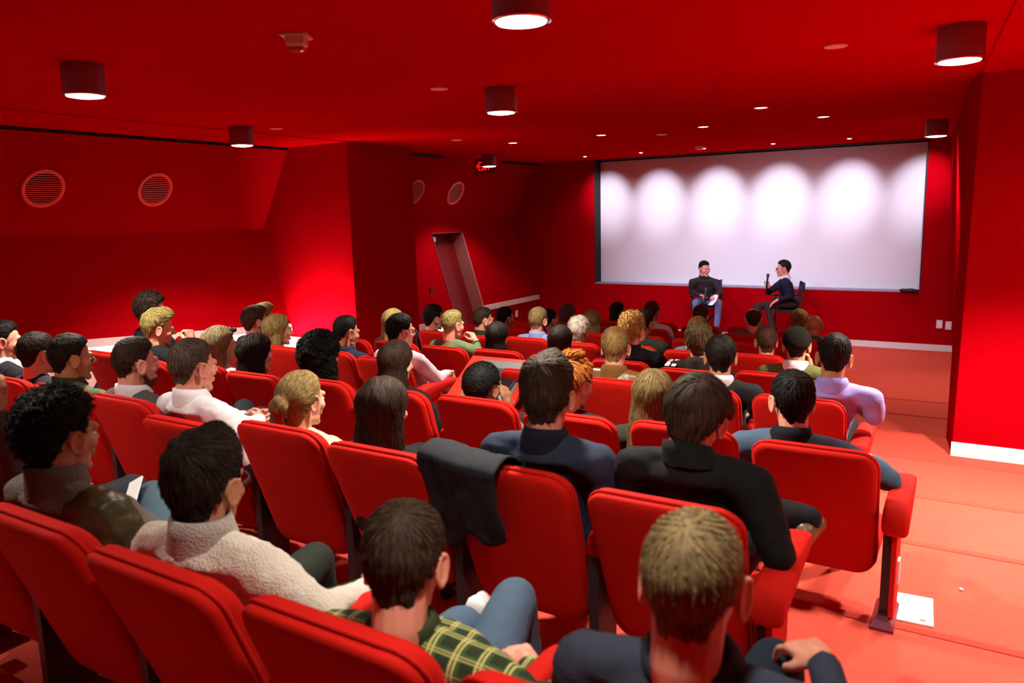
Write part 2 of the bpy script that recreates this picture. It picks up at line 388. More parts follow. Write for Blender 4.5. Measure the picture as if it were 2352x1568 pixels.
# recessed downlights
rd_me = Geo().rings([circ(.075, 0), circ(.075, -.004), circ(.064, -.006), circ(.060, -.001)], cap=False).mesh('bezel')
rl_me = Geo().rings([circ(.062, -.001), circ(.05, -.004), circ(.01, -.005)], cap=True).mesh('lens')
for x, y, lab in ((-1.99, 8.078, 'small flat recessed downlight nearest the camera in the right half of the ceiling'), (-3.0, 9.394, 'small flat recessed downlight above the left guest, second row of ceiling spots'),
                  (-1.623, 9.39, 'rightmost flat recessed downlight of the row across the ceiling'), (-4.353, 9.372, 'flat recessed downlight above the left end of the screen'), (-5.751, 9.435, 'leftmost flat recessed downlight beside the exit sign')):
    e = empty('recessed_downlight', (x, y, ZC), label=lab, category='ceiling light', group='flat recessed downlights')
    meshobj('bezel', rd_me, PINKDISC, e, True); meshobj('lens', rl_me, LENS2, e, True)
    spot(e, (x, y, ZC-.02), (x*.6-1.36, 12.9, -1.3), SPOT_W, 62, WASH_COL, .05, .9)
# sprinkler covers
sp_me = Geo().rings([circ(.07, 0), circ(.072, -.006), circ(.05, -.009), circ(.01, -.01)], cap=True).mesh('cover')
for x, y, lab in ((-.871, 5.372, 'pale round sprinkler cover on the right of the ceiling'), (-3.75, 5.05, 'pale round sprinkler cover beside the middle ceiling light'), (-6.7, 6.0, 'pale round sprinkler cover right of the light by the pillar'), (-3.72, 9.9, 'faint round sprinkler cover left of the row of downlights'), (-6.05, 8.5, 'faint red round cover above the exit sign')):
    c = meshobj('sprinkler_cover', sp_me, PINKDISC if y < 8.4 or y > 9 else RED, None, True, label=lab, category='sprinkler', group='round sprinkler covers'); c.location = (x, y, ZC)
# smoke detector / strobe
e = empty('smoke_detector', (-3.278, 3.125, ZC), .55, label='white square smoke detector with a red strobe on the ceiling', category='smoke detector')
b = bmesh.new(); bmesh.ops.create_cube(b, size=1); bmesh.ops.scale(b, vec=(.15, .15, .015), verts=b.verts); bmesh.ops.translate(b, vec=(0, 0, -.0075), verts=b.verts); bmesh.ops.bevel(b, geom=b.edges[:], offset=.003, segments=2, affect='EDGES')
SMK = mat('detector_white', (.62, .36, .30), .5); meshobj('base_plate', b, SMK, e)
g = Geo(); g.rings([[(sx*w, sy*w, z) for sx, sy in ((-1, -1), (1, -1), (1, 1), (-1, 1))] for w, z in ((.05, -.014), (.05, -.05), (.042, -.065), (.02, -.068))]); meshobj('strobe_body', g, SMK, e)
g = Geo(); g.rings([[(sx*w, sy*w*.6-.01, z) for sx, sy in ((-1, -1), (1, -1), (1, 1), (-1, 1))] for w, z in ((.04, -.066), (.036, -.085), (.02, -.092))]); meshobj('strobe_lens', g, mat('strobe_red', (.5, .05, .05), .15), e)
e = empty('sprinkler_box', (-3.95, 12.2, ZC), label='small pale box on the ceiling just before the screen', category='detector')
meshobj('body', Geo().rings([[(sx*w, sy*w, z) for sx, sy in ((-1, -1), (1, -1), (1, 1), (-1, 1))] for w, z in ((.06, 0), (.06, -.03), (.04, -.05))]), PINKDISC, e)
# round vents in the upper left wall
def vent(y, zz, far, lab, r=.225):
    off = .55 if far else 0.0
    x = (-8.27-.6*(ZC-.05-zz)/1.06 if not far else -7.72-.55*(ZC-zz)/1.08)+.004
    nrm = Vector((1.11, 0, -.6)).normalized(); tz_ = Vector((.6, 0, 1.11)).normalized()
    e = empty('vent_grille', (x, y, zz), label=lab, category='vent', group='round wall vents')
    P = lambda a, b, c: nrm*c+V(0, 1, 0)*a+tz_*b
    ringp = lambda rr, c: [P(rr*math.cos(2*math.pi*j/48), rr*math.sin(2*math.pi*j/48), c) for j in range(48)]
    meshobj('ring', Geo().rings([ringp(r, 0), ringp(r, .018), ringp(r*.93, .026), ringp(r*.83, .018), ringp(r*.82, .002)], cap=False), GRILLE, e, True)
    meshobj('backing', Geo().rings([ringp(r*.83, .001), ringp(r*.1, .0015)]), GRILLE_BK, e)
    nb = 15
    for i in range(nb):
        q = -r*.82+2*r*.82*(i+.5)/nb; w = math.sqrt(max(.0004, (r*.83)**2-q*q))
        meshobj('slat', Geo().add([P(s1*w, q+s2*.004, c) for c in (.004, .012) for s1, s2 in ((-1, -1), (1, -1), (1, 1), (-1, 1))], [(3, 2, 1, 0), (4, 5, 6, 7), (0, 1, 5, 4), (1, 2, 6, 5), (2, 3, 7, 6), (3, 0, 4, 7)]), GRILLE, e)
vent(4.42, .405, False, 'round red wall vent at the far left of the upper wall')
vent(5.72, .41, False, 'round red wall vent nearer the pillar on the upper left wall')
vent(10.0, .41, True, 'round wall vent half hidden by the dark pillar')
vent(11.15, .40, True, 'round wall vent above the leaning door')
# exit sign
e = empty('exit_sign', (-7.55, 11.45, .855), label='red glowing exit sign hanging from the ceiling behind a light', category='sign')
meshobj('plate', Geo().box((-.20, -.008, -.12), (.17, .008, .12)), mat('exit_plate', (.16, .004, .006), .2), e)
meshobj('bracket', Geo().box((-.05, -.02, .1), (.05, .02, .125)), CANM, e)
def letter(strokes, ox):
    g = Geo()
    for x0, z0, x1, z1 in strokes: g.bar((ox+x0, -.012, z0), (ox+x1, -.012, z1), .008, .016)
    meshobj('letter', g, EXITM, e)
letter([(0, -.07, 0, .07), (0, .065, .05, .065), (0, 0, .045, 0), (0, -.065, .05, -.065)], -.13)
letter([(0, -.07, .05, .07), (0, .07, .05, -.07)], -.065)
letter([(0, -.07, 0, .07)], .008)
letter([(-.03, .065, .03, .065), (0, -.07, 0, .065)], .06)
letter([(.02, .03, 0, 0), (0, 0, .02, -.03)], -.175)
e.rotation_euler = (0, 0, rad(8))
# wall plates
def plate(x, y, z, w, h, lab, m=WALLPLATE, axis='y'):
    e = empty('wall_plate', (x, y, z), label=lab, category='wall plate')
    if axis == 'y': meshobj('plate', Geo().box((-w/2, -.008, -h/2), (w/2, .0, h/2)), m, e); meshobj('socket', Geo().box((-w*.25, -.011, -h*.3), (w*.25, -.007, h*.3)), PAPER if m is WALLPLATE else m, e)
    else: meshobj('plate', Geo().box((0, -w/2, -h/2), (.01, w/2, h/2)), m, e); meshobj('switch', Geo().box((.009, -w*.2, -h*.3), (.014, w*.2, h*.3)), PAPER if m is WALLPLATE else m, e)
plate(-.50, YW-.0, -1.87, .085, .13, 'white wall socket low on the front wall right of the screen')
plate(-.375, YW-.0, -1.885, .085, .13, 'white wall socket half hidden by the right column')
plate(XO(-1.24)+.005, 10.20, -1.23, .06, .13, 'dark switch plate on the red wall left of the door', DARKGREY, 'x')
plate(-7.765, 12.72, -1.93, .085, .13, 'white wall socket behind the black haired head near the far wall', WALLPLATE, 'x')

# ------------------------------------------------------------------ cinema seats
def rrect(hw, z0, z1, r, inset, taper=.05, n=6):
    """rounded rectangle outline in x,z shrunk by inset; narrower at the bottom"""
    hw -= inset; z0 += inset; z1 -= inset; r = max(.012, r-inset); pts = []
    for cx, cz, a0 in ((hw-r, z1-r, 0), (-(hw-r), z1-r, 90), (-(hw-r), z0+r, 180), (hw-r, z0+r, 270)):
        for i in range(n+1):
            a = rad(a0+90*i/n); x = cx+r*math.cos(a); z = cz+r*math.sin(a)
            t = (z-z0)/(z1-z0); pts.append((x*(1-taper*(1-t)), z))
    return pts
RECL = .36
def back_pt(x, z, y):           # bend the sides forward, recline the whole back
    return (x, y+.028*(x/.245)**2+RECL*(.80-z), z)
def pad(hw, z0, z1, r, prof, taper=.05):
    g = Geo(); g.rings([[back_pt(x, z, y) for x, z in rrect(hw, z0, z1, r, ins, taper)] for ins, y in prof]); return g
panel_me = pad(.242, .17, .762, .075, [(.20, .004), (.06, 0), (.02, .002), (.006, .008), (0, .018), (0, .034), (.006, .038)]).mesh('back_panel')
cush_me = pad(.245, .19, .768, .085, [(.006, .038), (0, .045), (0, .070), (.010, .086), (.04, .100), (.10, .106), (.20, .108)]).mesh('back_cushion')
ol = [back_pt(x, z, .039) for x, z in rrect(.2445, .175, .7665, .08, 0, .05, 5)]
pipe_me = Geo().tube(ol, .0065, 6, closed=True).mesh('piping')
def hpad(hw, y0, y1, r, prof):
    g = Geo(); g.rings([[(x, y, z) for x, y in rrect(hw, y0, y1, r, ins, 0)] for ins, z in prof]); return g
scush_me = hpad(.235, .26, .70, .08, [(.15, .205), (.03, .205), (.008, .215), (0, .235), (0, .275), (.012, .298), (.05, .312), (.15, .315)]).mesh('seat_cushion')
def arm_mesh(end):
    g = Geo(); R = []
    rows = ((.045, .50, .44, .034), (.055, .525, .425, .050), (.075, .545, .42, .050), (.16, .556, .44, .050), (.35, .556, .475, .047), (.47, .553, .49, .044), (.51, .545, .495, .042), (.525, .53, .505, .030)) if end else \
        ((.150, .51, .47, .018), (.158, .53, .455, .028), (.18, .545, .45, .031), (.26, .552, .46, .032), (.38, .553, .475, .032), (.47, .551, .49, .031), (.51, .543, .495, .028), (.525, .53, .505, .018))
    for y, zt, zb, w in rows:
        hz = (zt-zb)/2; cz = (zt+zb)/2; ring = []
        for j in range(16):
            a = 2*math.pi*j/16; c, s = math.cos(a), math.sin(a)
            ring.append((w*math.copysign(abs(c)**.55, c), y, cz+hz*math.copysign(abs(s)**.55, s)))
        R.append(ring)
    return g.rings(R).mesh('armrest')
arm_me, arm_end_me = arm_mesh(False), arm_mesh(True)
post_me = Geo().box((-.018, .19, .02), (.018, .34, .46)).mesh('standard')
foot_me = Geo().rings([[(sx*a, .255+sy*b, z) for sx, sy in ((-1, -1), (1, -1), (1, 1), (-1, 1))] for a, b, z in ((.045, .13, 0), (.045, .13, .012), (.022, .09, .05))]).mesh('foot_plate')
end_me = Geo().rings([[(.028+sx*.009, .255+sy*b, z) for sx, sy in ((-1, -1), (1, -1), (1, 1), (-1, 1))] for b, z in ((.06, .03), (.11, .06), (.11, .40), (.10, .45))]).mesh('end_panel')
light_me = Geo().box((.037, .23, .17), (.046, .28, .27)).mesh('aisle_light')
POSTM = mat('seat_standard', (.03, .022, .028), .4); FOOTM = mat('seat_foot', (.16, .02, .05), .35); AISLE = mat('aisle_light_lens', (.8, .8, .85), .3)
LEAN = {(1, 4): 7, (1, 2): 2, (1, 0): 1.5, (1, 5): -2, (1, 6): -2, (2, 3): -2.5, (2, 4): -1, (4, 1): 4, (3, 4): 3, (0, 2): 1.5, (2, 0): 1.5}
def seat(x, row, lab, left=True, right=False, lean=0):
    e = empty('cinema_seat', (x, RY[row], RF[row]), label=lab, category='seat', group='red cinema seats')
    bp = meshobj('back_panel', panel_me, SEAT, e, True); c = meshobj('back_cushion', cush_me, SEAT, e, True); meshobj('piping', pipe_me, PIPE, c, True)
    piv = V(0, .22, .2); R = Matrix.Rotation(rad(lean), 3, 'X')
    for q in (bp, c): q.rotation_euler = (rad(lean), 0, 0); q.location = piv-R@piv
    meshobj('seat_cushion', scush_me, SEAT, e, True)
    for on, s in ((left, -1), (right, 1)):
        if not on: continue
        a = meshobj('armrest', arm_end_me if s > 0 else arm_me, SEAT, e, True); a.location.x = .31*s if s > 0 else .28*s; a.location.y = .04
        q = meshobj('standard', post_me, POSTM, e); q.location.x = .28*s
        f = meshobj('foot_plate', foot_me, FOOTM, q)
        if s > 0: meshobj('end_panel', end_me, SEAT, q); meshobj('aisle_light', light_me, AISLE, q)
    return e

# ------------------------------------------------------------------ people: head templates
def head_geo(ears=True, fem=False):
    g = Geo(); w = .94 if fem else 1.0
    g.ell((0, -.012, .032), (.0745*w, .095, .084)); g.ell((0, .030, -.015), (.061*w, .060, .082)); g.ell((0, .026, -.068), (.051*w, .054, .040))
    g.ell((0, .071, -.098), (.021*w, .017, .016 if fem else .018)); g.ell((0, .045, -.088), (.038*w, .036, .022))
    g.cap((-.034, .079, .021), .0125 if fem else .015, (.034, .079, .021), .0125 if fem else .015)
    g.cap((0, .086, .016), .008, (0, .108, -.020), .0115); g.ell((.011, .097, -.024), (.009, .011, .008)); g.ell((-.011, .097, -.024), (.009, .011, .008))
    for s in (-1, 1): g.ell((s*.040*w, .058, -.022), (.022, .024, .022))
    g.ell((0, .0875, -.056), (.023, .010, .0065)); g.ell((0, .0865, -.067), (.020, .0105, .0075))
    g.cap((0, -.022, -.03), .058*w, (0, -.035, -.12), .054*w)
    if ears:
        for s in (-1, 1):
            R = Euler((rad(-8), 0, rad(-22*s)))
            M = R.to_matrix(); c = V(s*.080*w, -.006, -.004)
            ring = [c+M@V(0, .0165*math.cos(2*math.pi*j/20)*(1+.12*math.sin(2*math.pi*j/20)), .031*math.sin(2*math.pi*j/20)) for j in range(20)]
            g.tube(ring, .0062, 8, closed=True); g.ell(c+V(-s*.004, .002, 0), (.006, .016, .027), R); g.ell(c+V(-s*.004, .006, -.030), (.006, .009, .010))
    return g
HEADS = {f: remesh(head_geo(True, f), .0042, 3, deci=.42) for f in (False, True)}
SKULL = {}
for f_ in (False, True):
    me_ = remesh(head_geo(False, f_), .006, 3)
    SKULL[f_] = BVHTree.FromPolygons([v.co[:] for v in me_.vertices], [tuple(p.vertices) for p in me_.polygons])
    for p in HEADS[f_].polygons:
        c = p.center
        if abs(c.x) < .023 and c.y > .0885 and -.075 < c.z < -.050: p.material_index = 1
EYE = {}
def eyes_mesh(T):
    g = Geo(); h = Geo()
    for s in (-1, 1):
        g.ell((s*.031, .0745, .001), (.0125, .0115, .0095), seg=10, n=6); h.ell((s*.031, .0835, .001), (.0052, .0035, .0052), seg=8, n=6)
    return g, h

SKIN = {k: mat('skin_'+k, c, .5, var=.06, vscale=30, spec=.35) for k, c in dict(fair=(.60, .30, .20), rosy=(.62, .27, .19), tan=(.42, .19, .10), brown=(.24, .10, .055), deep=(.09, .04, .025)).items()}
LIP = mat('lips', (.38, .11, .09), .45); EYEW = mat('eye_white', (.7, .68, .66), .25); IRIS = mat('eye_iris', (.02, .012, .008), .15)

def hair_mat(hexcol):
    nm = 'hair_'+hexcol
    if nm in MATS: return MATS[nm]
    def f(nt, b, tc):
        N, L = nt.nodes, nt.links
        a = N.new('ShaderNodeAttribute'); a.attribute_name = 'tone'
        n = N.new('ShaderNodeTexNoise'); n.inputs['Scale'].default_value = 40; n.inputs['Detail'].default_value = 2
        mp = N.new('ShaderNodeMapping'); mp.inputs['Scale'].default_value = (2.2, 2.2, .5); L.new(tc.outputs['Object'], mp.inputs[0]); L.new(mp.outputs[0], n.inputs['Vector'])
        ad = N.new('ShaderNodeMath'); ad.operation = 'MULTIPLY_ADD'; ad.inputs[1].default_value = .9; L.new(n.outputs['Fac'], ad.inputs[0]); L.new(a.outputs['Fac'], ad.inputs[2])
        r = N.new('ShaderNodeValToRGB'); c = lin(hexcol)
        r.color_ramp.elements[0].position = .15; r.color_ramp.elements[0].color = tuple(x*.5 for x in c[:3])+(1,)
        r.color_ramp.elements[1].position = .85; r.color_ramp.elements[1].color = tuple(min(1, x*1.6+.003) for x in c[:3])+(1,)
        L.new(ad.outputs[0], r.inputs[0]); L.new(r.outputs[0], b.inputs['Base Color'])
    return mat(nm, hexcol, .62, build=f, spec=.14)

HL_SHORT = [(0, 30), (28, 33), (48, 26), (62, 14), (70, -6), (79, -14), (84, -4), (92, 4), (102, 4), (113, -14), (126, -40), (148, -52), (180, -51)]
HL_LONG = [(0, 34), (35, 30), (55, 14), (75, -18), (95, -40), (120, -55), (180, -62)]
HL_CAP = [(0, 14), (40, 12), (75, 2), (90, 0), (120, -16), (180, -24)]
def hl(tab, a):
    a = abs(a)
    for (a0, e0), (a1, e1) in zip(tab, tab[1:]):
        if a <= a1: return e0+(e1-e0)*(a-a0)/(a1-a0)
    return tab[-1][1]
HC = V(0, -.008, .028)
# style: top/side/back thickness, tousle amplitude + scale, lock count/length/lift
STY = dict(
    short=dict(top=.020, side=.008, back=.010, am=.004, sc=22, nl=1100, ll=.030, lift=.004),
    crop=dict(top=.008, side=.005, back=.006, am=.002, sc=30, nl=900, ll=.014, lift=.003),
    quiff=dict(top=.034, side=.009, back=.014, am=.007, sc=16, nl=1200, ll=.045, lift=.006, front=.018),
    fade=dict(top=.018, side=.003, back=.004, am=.003, sc=26, nl=900, ll=.022, lift=.004, front=.008),
    messy=dict(top=.032, side=.018, back=.020, am=.010, sc=18, nl=1300, ll=.045, lift=.012),
    curly=dict(top=.036, side=.020, back=.026, am=.014, sc=34, nl=1500, ll=.024, lift=.012, curl=1),
    afro=dict(top=.022, side=.018, back=.020, am=.003, sc=60, nl=1200, ll=.010, lift=.004, curl=1),
    balding=dict(top=.004, side=.008, back=.010, am=.002, sc=30, nl=700, ll=.018, lift=.003, bald=1),
    spot=dict(top=.014, side=.010, back=.012, am=.004, sc=24, nl=1100, ll=.026, lift=.004, bald=2),
    mop=dict(top=.026, side=.026, back=.026, am=.006, sc=14, nl=1300, ll=.060, lift=.004, front=.01),
    long=dict(top=.018, side=.018, back=.02, am=.004, sc=14, nl=1500, ll=.10, lift=.004, drape=.30, dw=.088),
    longer=dict(top=.020, side=.022, back=.026, am=.004, sc=14, nl=1700, ll=.12, lift=.004, drape=.42, dw=.105),
    bob=dict(top=.020, side=.024, back=.026, am=.005, sc=14, nl=1400, ll=.075, lift=.004, drape=.15, dw=.098),
    wavy=dict(top=.022, side=.026, back=.028, am=.010, sc=20, nl=1600, ll=.08, lift=.009, drape=.24, dw=.105),
    bigcurl=dict(top=.045, side=.045, back=.05, am=.018, sc=28, nl=1900, ll=.035, lift=.012, drape=.20, dw=.135, curl=1),
    bun=dict(top=.012, side=.010, back=.016, am=.003, sc=18, nl=1200, ll=.07, lift=.003, bun=1),
    updo=dict(top=.022, side=.018, back=.022, am=.009, sc=22, nl=1300, ll=.045, lift=.012, bun=2),
    cap=dict(top=.020, side=.016, back=.018, am=.001, sc=12, nl=0, ll=.02, lift=.002, cap=1),
)
def make_hair(style, seed, fem, dens=1.0):
    s = STY[style]; rnd = random.Random(seed); off = V(seed*1.37, seed*.71, seed*2.3); sk = SKULL[fem]
    NA, NE = 44, 28; g = Geo(); rings = []
    tab = HL_CAP if s.get('cap') else (HL_LONG if (s.get('drape') or s.get('bun') == 1) else HL_SHORT)
    for i in range(NE+1):
        el = -88+176*i/NE; ring = []
        for j in range(NA):
            az = -180+360*j/NA; a, e = rad(az), rad(el)
            d = V(math.sin(a)*math.cos(e), math.cos(a)*math.cos(e), math.sin(e))
            hit = sk.ray_cast(HC+d*.3, -d, .35); R = (.3-hit[3]) if hit[0] else .07
            m = sstep(-5, 7, el-hl(tab, az)+3*noise.noise(d*6+off))
            tp = sstep(5, 60, el); bk = sstep(90, 150, abs(az))
            t = s['top']*tp+(1-tp)*(s['back']*bk+s['side']*(1-bk))
            if s.get('front'): t += s['front']*sstep(60, 10, abs(az))*sstep(20, 50, el)*sstep(90, 60, el)
            if s.get('bald') == 1: m *= 1-.95*sstep(30, 70, el+10*noise.noise(d*5+off)+.12*(90-abs(az)))
            if s.get('bald') == 2: m *= 1-.62*sstep(.40, .05, (d-V(0, -.62, .78).normalized()).length)
            t += s['am']*(noise.noise(d*s['sc']*.22+off)+.6*noise.noise(d*s['sc']*.5+off))
            ring.append(HC+d*(R-.007+m*(max(.002, t)+.007)))
        rings.append(ring)
    g.rings(rings)
    L = s.get('drape')
    if L:
        w0 = s['dw']; R = []
        for k in range(9):
            t = k/8; z = .03-(L+.03)*t; w = w0*(.82+.25*math.sin(min(1, t*1.6)*math.pi*.5))*(1-.30*sstep(.75, 1, t)); dp = .052*(1-.25*t)
            yc = -.052-.042*t if L > .2 else -.040-.02*t
            R.append([(w*math.cos(2*math.pi*j/20), yc+dp*math.sin(2*math.pi*j/20)+.028*(abs(math.cos(2*math.pi*j/20))**3), z) for j in range(20)])
        g.rings(R)
    if s.get('bun') == 1:
        for k, (x, y, z, r) in enumerate(((0, -.118, .012, .030), (.018, -.128, -.004, .026), (-.02, -.125, -.006, .027), (.002, -.132, .016, .024), (.0, -.110, -.030, .022))): g.ell((x, y, z), (r, r*.85, r))
    if s.get('bun') == 2:
        for k in range(9):
            a = k*2.4; g.ell((.035*math.cos(a), -.03+.032*math.sin(a), .118+.014*(k % 3)), (.026, .024, .022))
    if L or s.get('bun'):
        base = remesh(g, .0075, 2, wr=.0035 if not s.get('curl') else .009, wscale=26 if not s.get('curl') else 45, seed=seed)
        bv = [v.co.copy() for v in base.vertices]; bf = [tuple(p.vertices) for p in base.polygons]; bpy.data.meshes.remove(base)
    else:
        bv = [Vector(v) for v in g.v]; bf = g.f
    bvh = BVHTree.FromPolygons([v[:] for v in bv], bf)
    verts = [v[:] for v in bv]; faces = list(bf); tone = [.0+.25*noise.noise(v*18+off) for v in bv]
    if s['nl']:
        crown = V(.01*rnd.uniform(-1, 1), -.075, .098); ctr = V(0, -.02, 0)
        for q in range(int(s['nl']*dens)):
            f = bf[rnd.randrange(len(bf))]; p = sum((bv[i] for i in f), Vector())/len(f)
            rel = p-HC; el = math.degrees(math.atan2(rel.z, math.hypot(rel.x, rel.y))); az = math.degrees(math.atan2(rel.x, rel.y))
            if el < hl(tab, az)+(3 if L or abs(az) < 100 else 5+260*s['ll']) and not (L and p.y < .01): continue
            if s.get('bald') == 1 and el > 40 and rnd.random() < .8: continue
            if s.get('bald') == 2 and (rel.normalized()-V(0, -.62, .78).normalized()).length < .26 and rnd.random() < .85: continue
            loc, nrm, idx, dist = bvh.find_nearest(p)
            if nrm.dot(p-ctr) < 0: nrm = -nrm
            if s.get('curl'): d = V(rnd.uniform(-1, 1), rnd.uniform(-1, 1), rnd.uniform(-1, 1))
            elif L: d = (V(p.x*1.2, -.02, -.05) if p.z > .06 else V(p.x*.2, -.01, -1))
            elif s.get('bun') == 1: d = V(0, -.11, .0)-p
            elif s.get('front') and p.y > -.03: d = V(.25+p.x*2, .9, .15)
            else: d = (p-crown)+V(0, 0, -.02)
            d = d.normalized()+V(rnd.uniform(-1, 1), rnd.uniform(-1, 1), rnd.uniform(-1, 1))*.16
            ln = s['ll']*rnd.uniform(.6, 1.25); w = rnd.uniform(.0011, .0026)*(1.5 if s.get('curl') else 1); t_ = rnd.uniform(-.25, .38)
            n0 = len(verts); cur = p.copy(); K = 4 if ln > .05 else 3
            for k in range(K+1):
                loc, nr, idx, dist = bvh.find_nearest(cur)
                if nr.dot(loc-ctr) < 0: nr = -nr
                tt = k/K; dd = d-nr*d.dot(nr)
                if dd.length < 1e-4: dd = nr.orthogonal()
                dd.normalize(); sd = nr.cross(dd)
                pos = loc+nr*(.0012+s['lift']*tt*tt*rnd.uniform(.5, 1.2)); ww = w*(1-.85*tt*tt)
                verts += [(pos-sd*ww)[:], (pos+nr*ww*.55)[:], (pos+sd*ww)[:]]; tone += [t_-.05*(1-tt)]*3
                cur = loc+dd*(ln/K)
            for k in range(K):
                a = n0+3*k; faces += [(a, a+1, a+4, a+3), (a+1, a+2, a+5, a+4)]
    me = bpy.data.meshes.new('hair'); me.from_pydata(verts, [], faces); me.update()
    at = me.attributes.new('tone', 'FLOAT', 'POINT'); at.data.foreach_set('value', tone)
    me.polygons.foreach_set('use_smooth', [True]*len(faces)); return me

# ------------------------------------------------------------------ hands
def hand_geo(g, wrist, fdir, pnrm, curl=.5, side=1, k=1.0, spread=.25):
    """wrist point, direction of the fingers, palm normal (towards the palm side), side=+1 right hand"""
    wrist = Vector(wrist); fd = Vector(fdir).normalized(); pn = Vector(pnrm); pn = (pn-fd*pn.dot(fd)).normalized(); lat = fd.cross(pn)*side   # towards the thumb
    P = lambda a, b, c: wrist+(fd*a+lat*b+pn*c)*k
    g.cap(P(0, 0, 0), .024*k, P(.045, 0, .0), .022*k, flat=1)
    for i in range(4):
        b = .030-.020*i; g.cap(P(.02, b*.7, 0), .0135*k, P(.088-.004*abs(i-1), b, 0), .0105*k, seg=8)
        lens = ((.040, .025, .021), (.044, .028, .022), (.041, .026, .021), (.032, .020, .018))[i]
        p = V(.088-.004*abs(i-1), b, 0); ang = 0.0
        for j, l in enumerate(lens):
            ang += curl*(1.0, 1.25, .8)[j]
            q = p+V(math.cos(ang)*l, spread*.1*(1.5-i)*l/.04*.1, math.sin(ang)*l); g.cap(P(*p), (.0092, .0082, .0074)[j]*k, P(*q), (.0083, .0075, .0064)[j]*k, seg=8); p = q
    t0, t1, t2, t3 = V(.015, .022, .006), V(.045, .045, .014+.02*curl), V(.072, .052-.012*curl, .022+.03*curl), V(.092, .048-.030*curl, .028+.034*curl)
    g.cap(P(*t0), .0135*k, P(*t1), .0115*k, seg=8); g.cap(P(*t1), .0105*k, P(*t2), .0092*k, seg=8); g.cap(P(*t2), .009*k, P(*t3), .0072*k, seg=8)

# ------------------------------------------------------------------ body
def rotmat(yw, pt=0, rl=0):      # face direction (-sin yaw, cos yaw); pitch > 0 looks down; roll > 0 leans to own right
    return Matrix.Rotation(yw, 4, 'Z') @ Matrix.Rotation(-pt, 4, 'X') @ Matrix.Rotation(rl, 4, 'Y')

def garment(col, kindname='cloth', rough=.85, **kw):
    nm = f'{kindname}_{col}'
    if kindname == 'leather': return mat(nm, col, .38, bump=.25, bscale=45, var=.15, vscale=12, **kw)
    if kindname == 'knit': return mat(nm, col, .95, bump=.9, bscale=150, var=.12, vscale=60, sheen=.3, spec=.1, **kw)
    return mat(nm, col, rough, bump=.25, bscale=220, var=.10, vscale=14, sheen=.12, spec=.2, **kw)

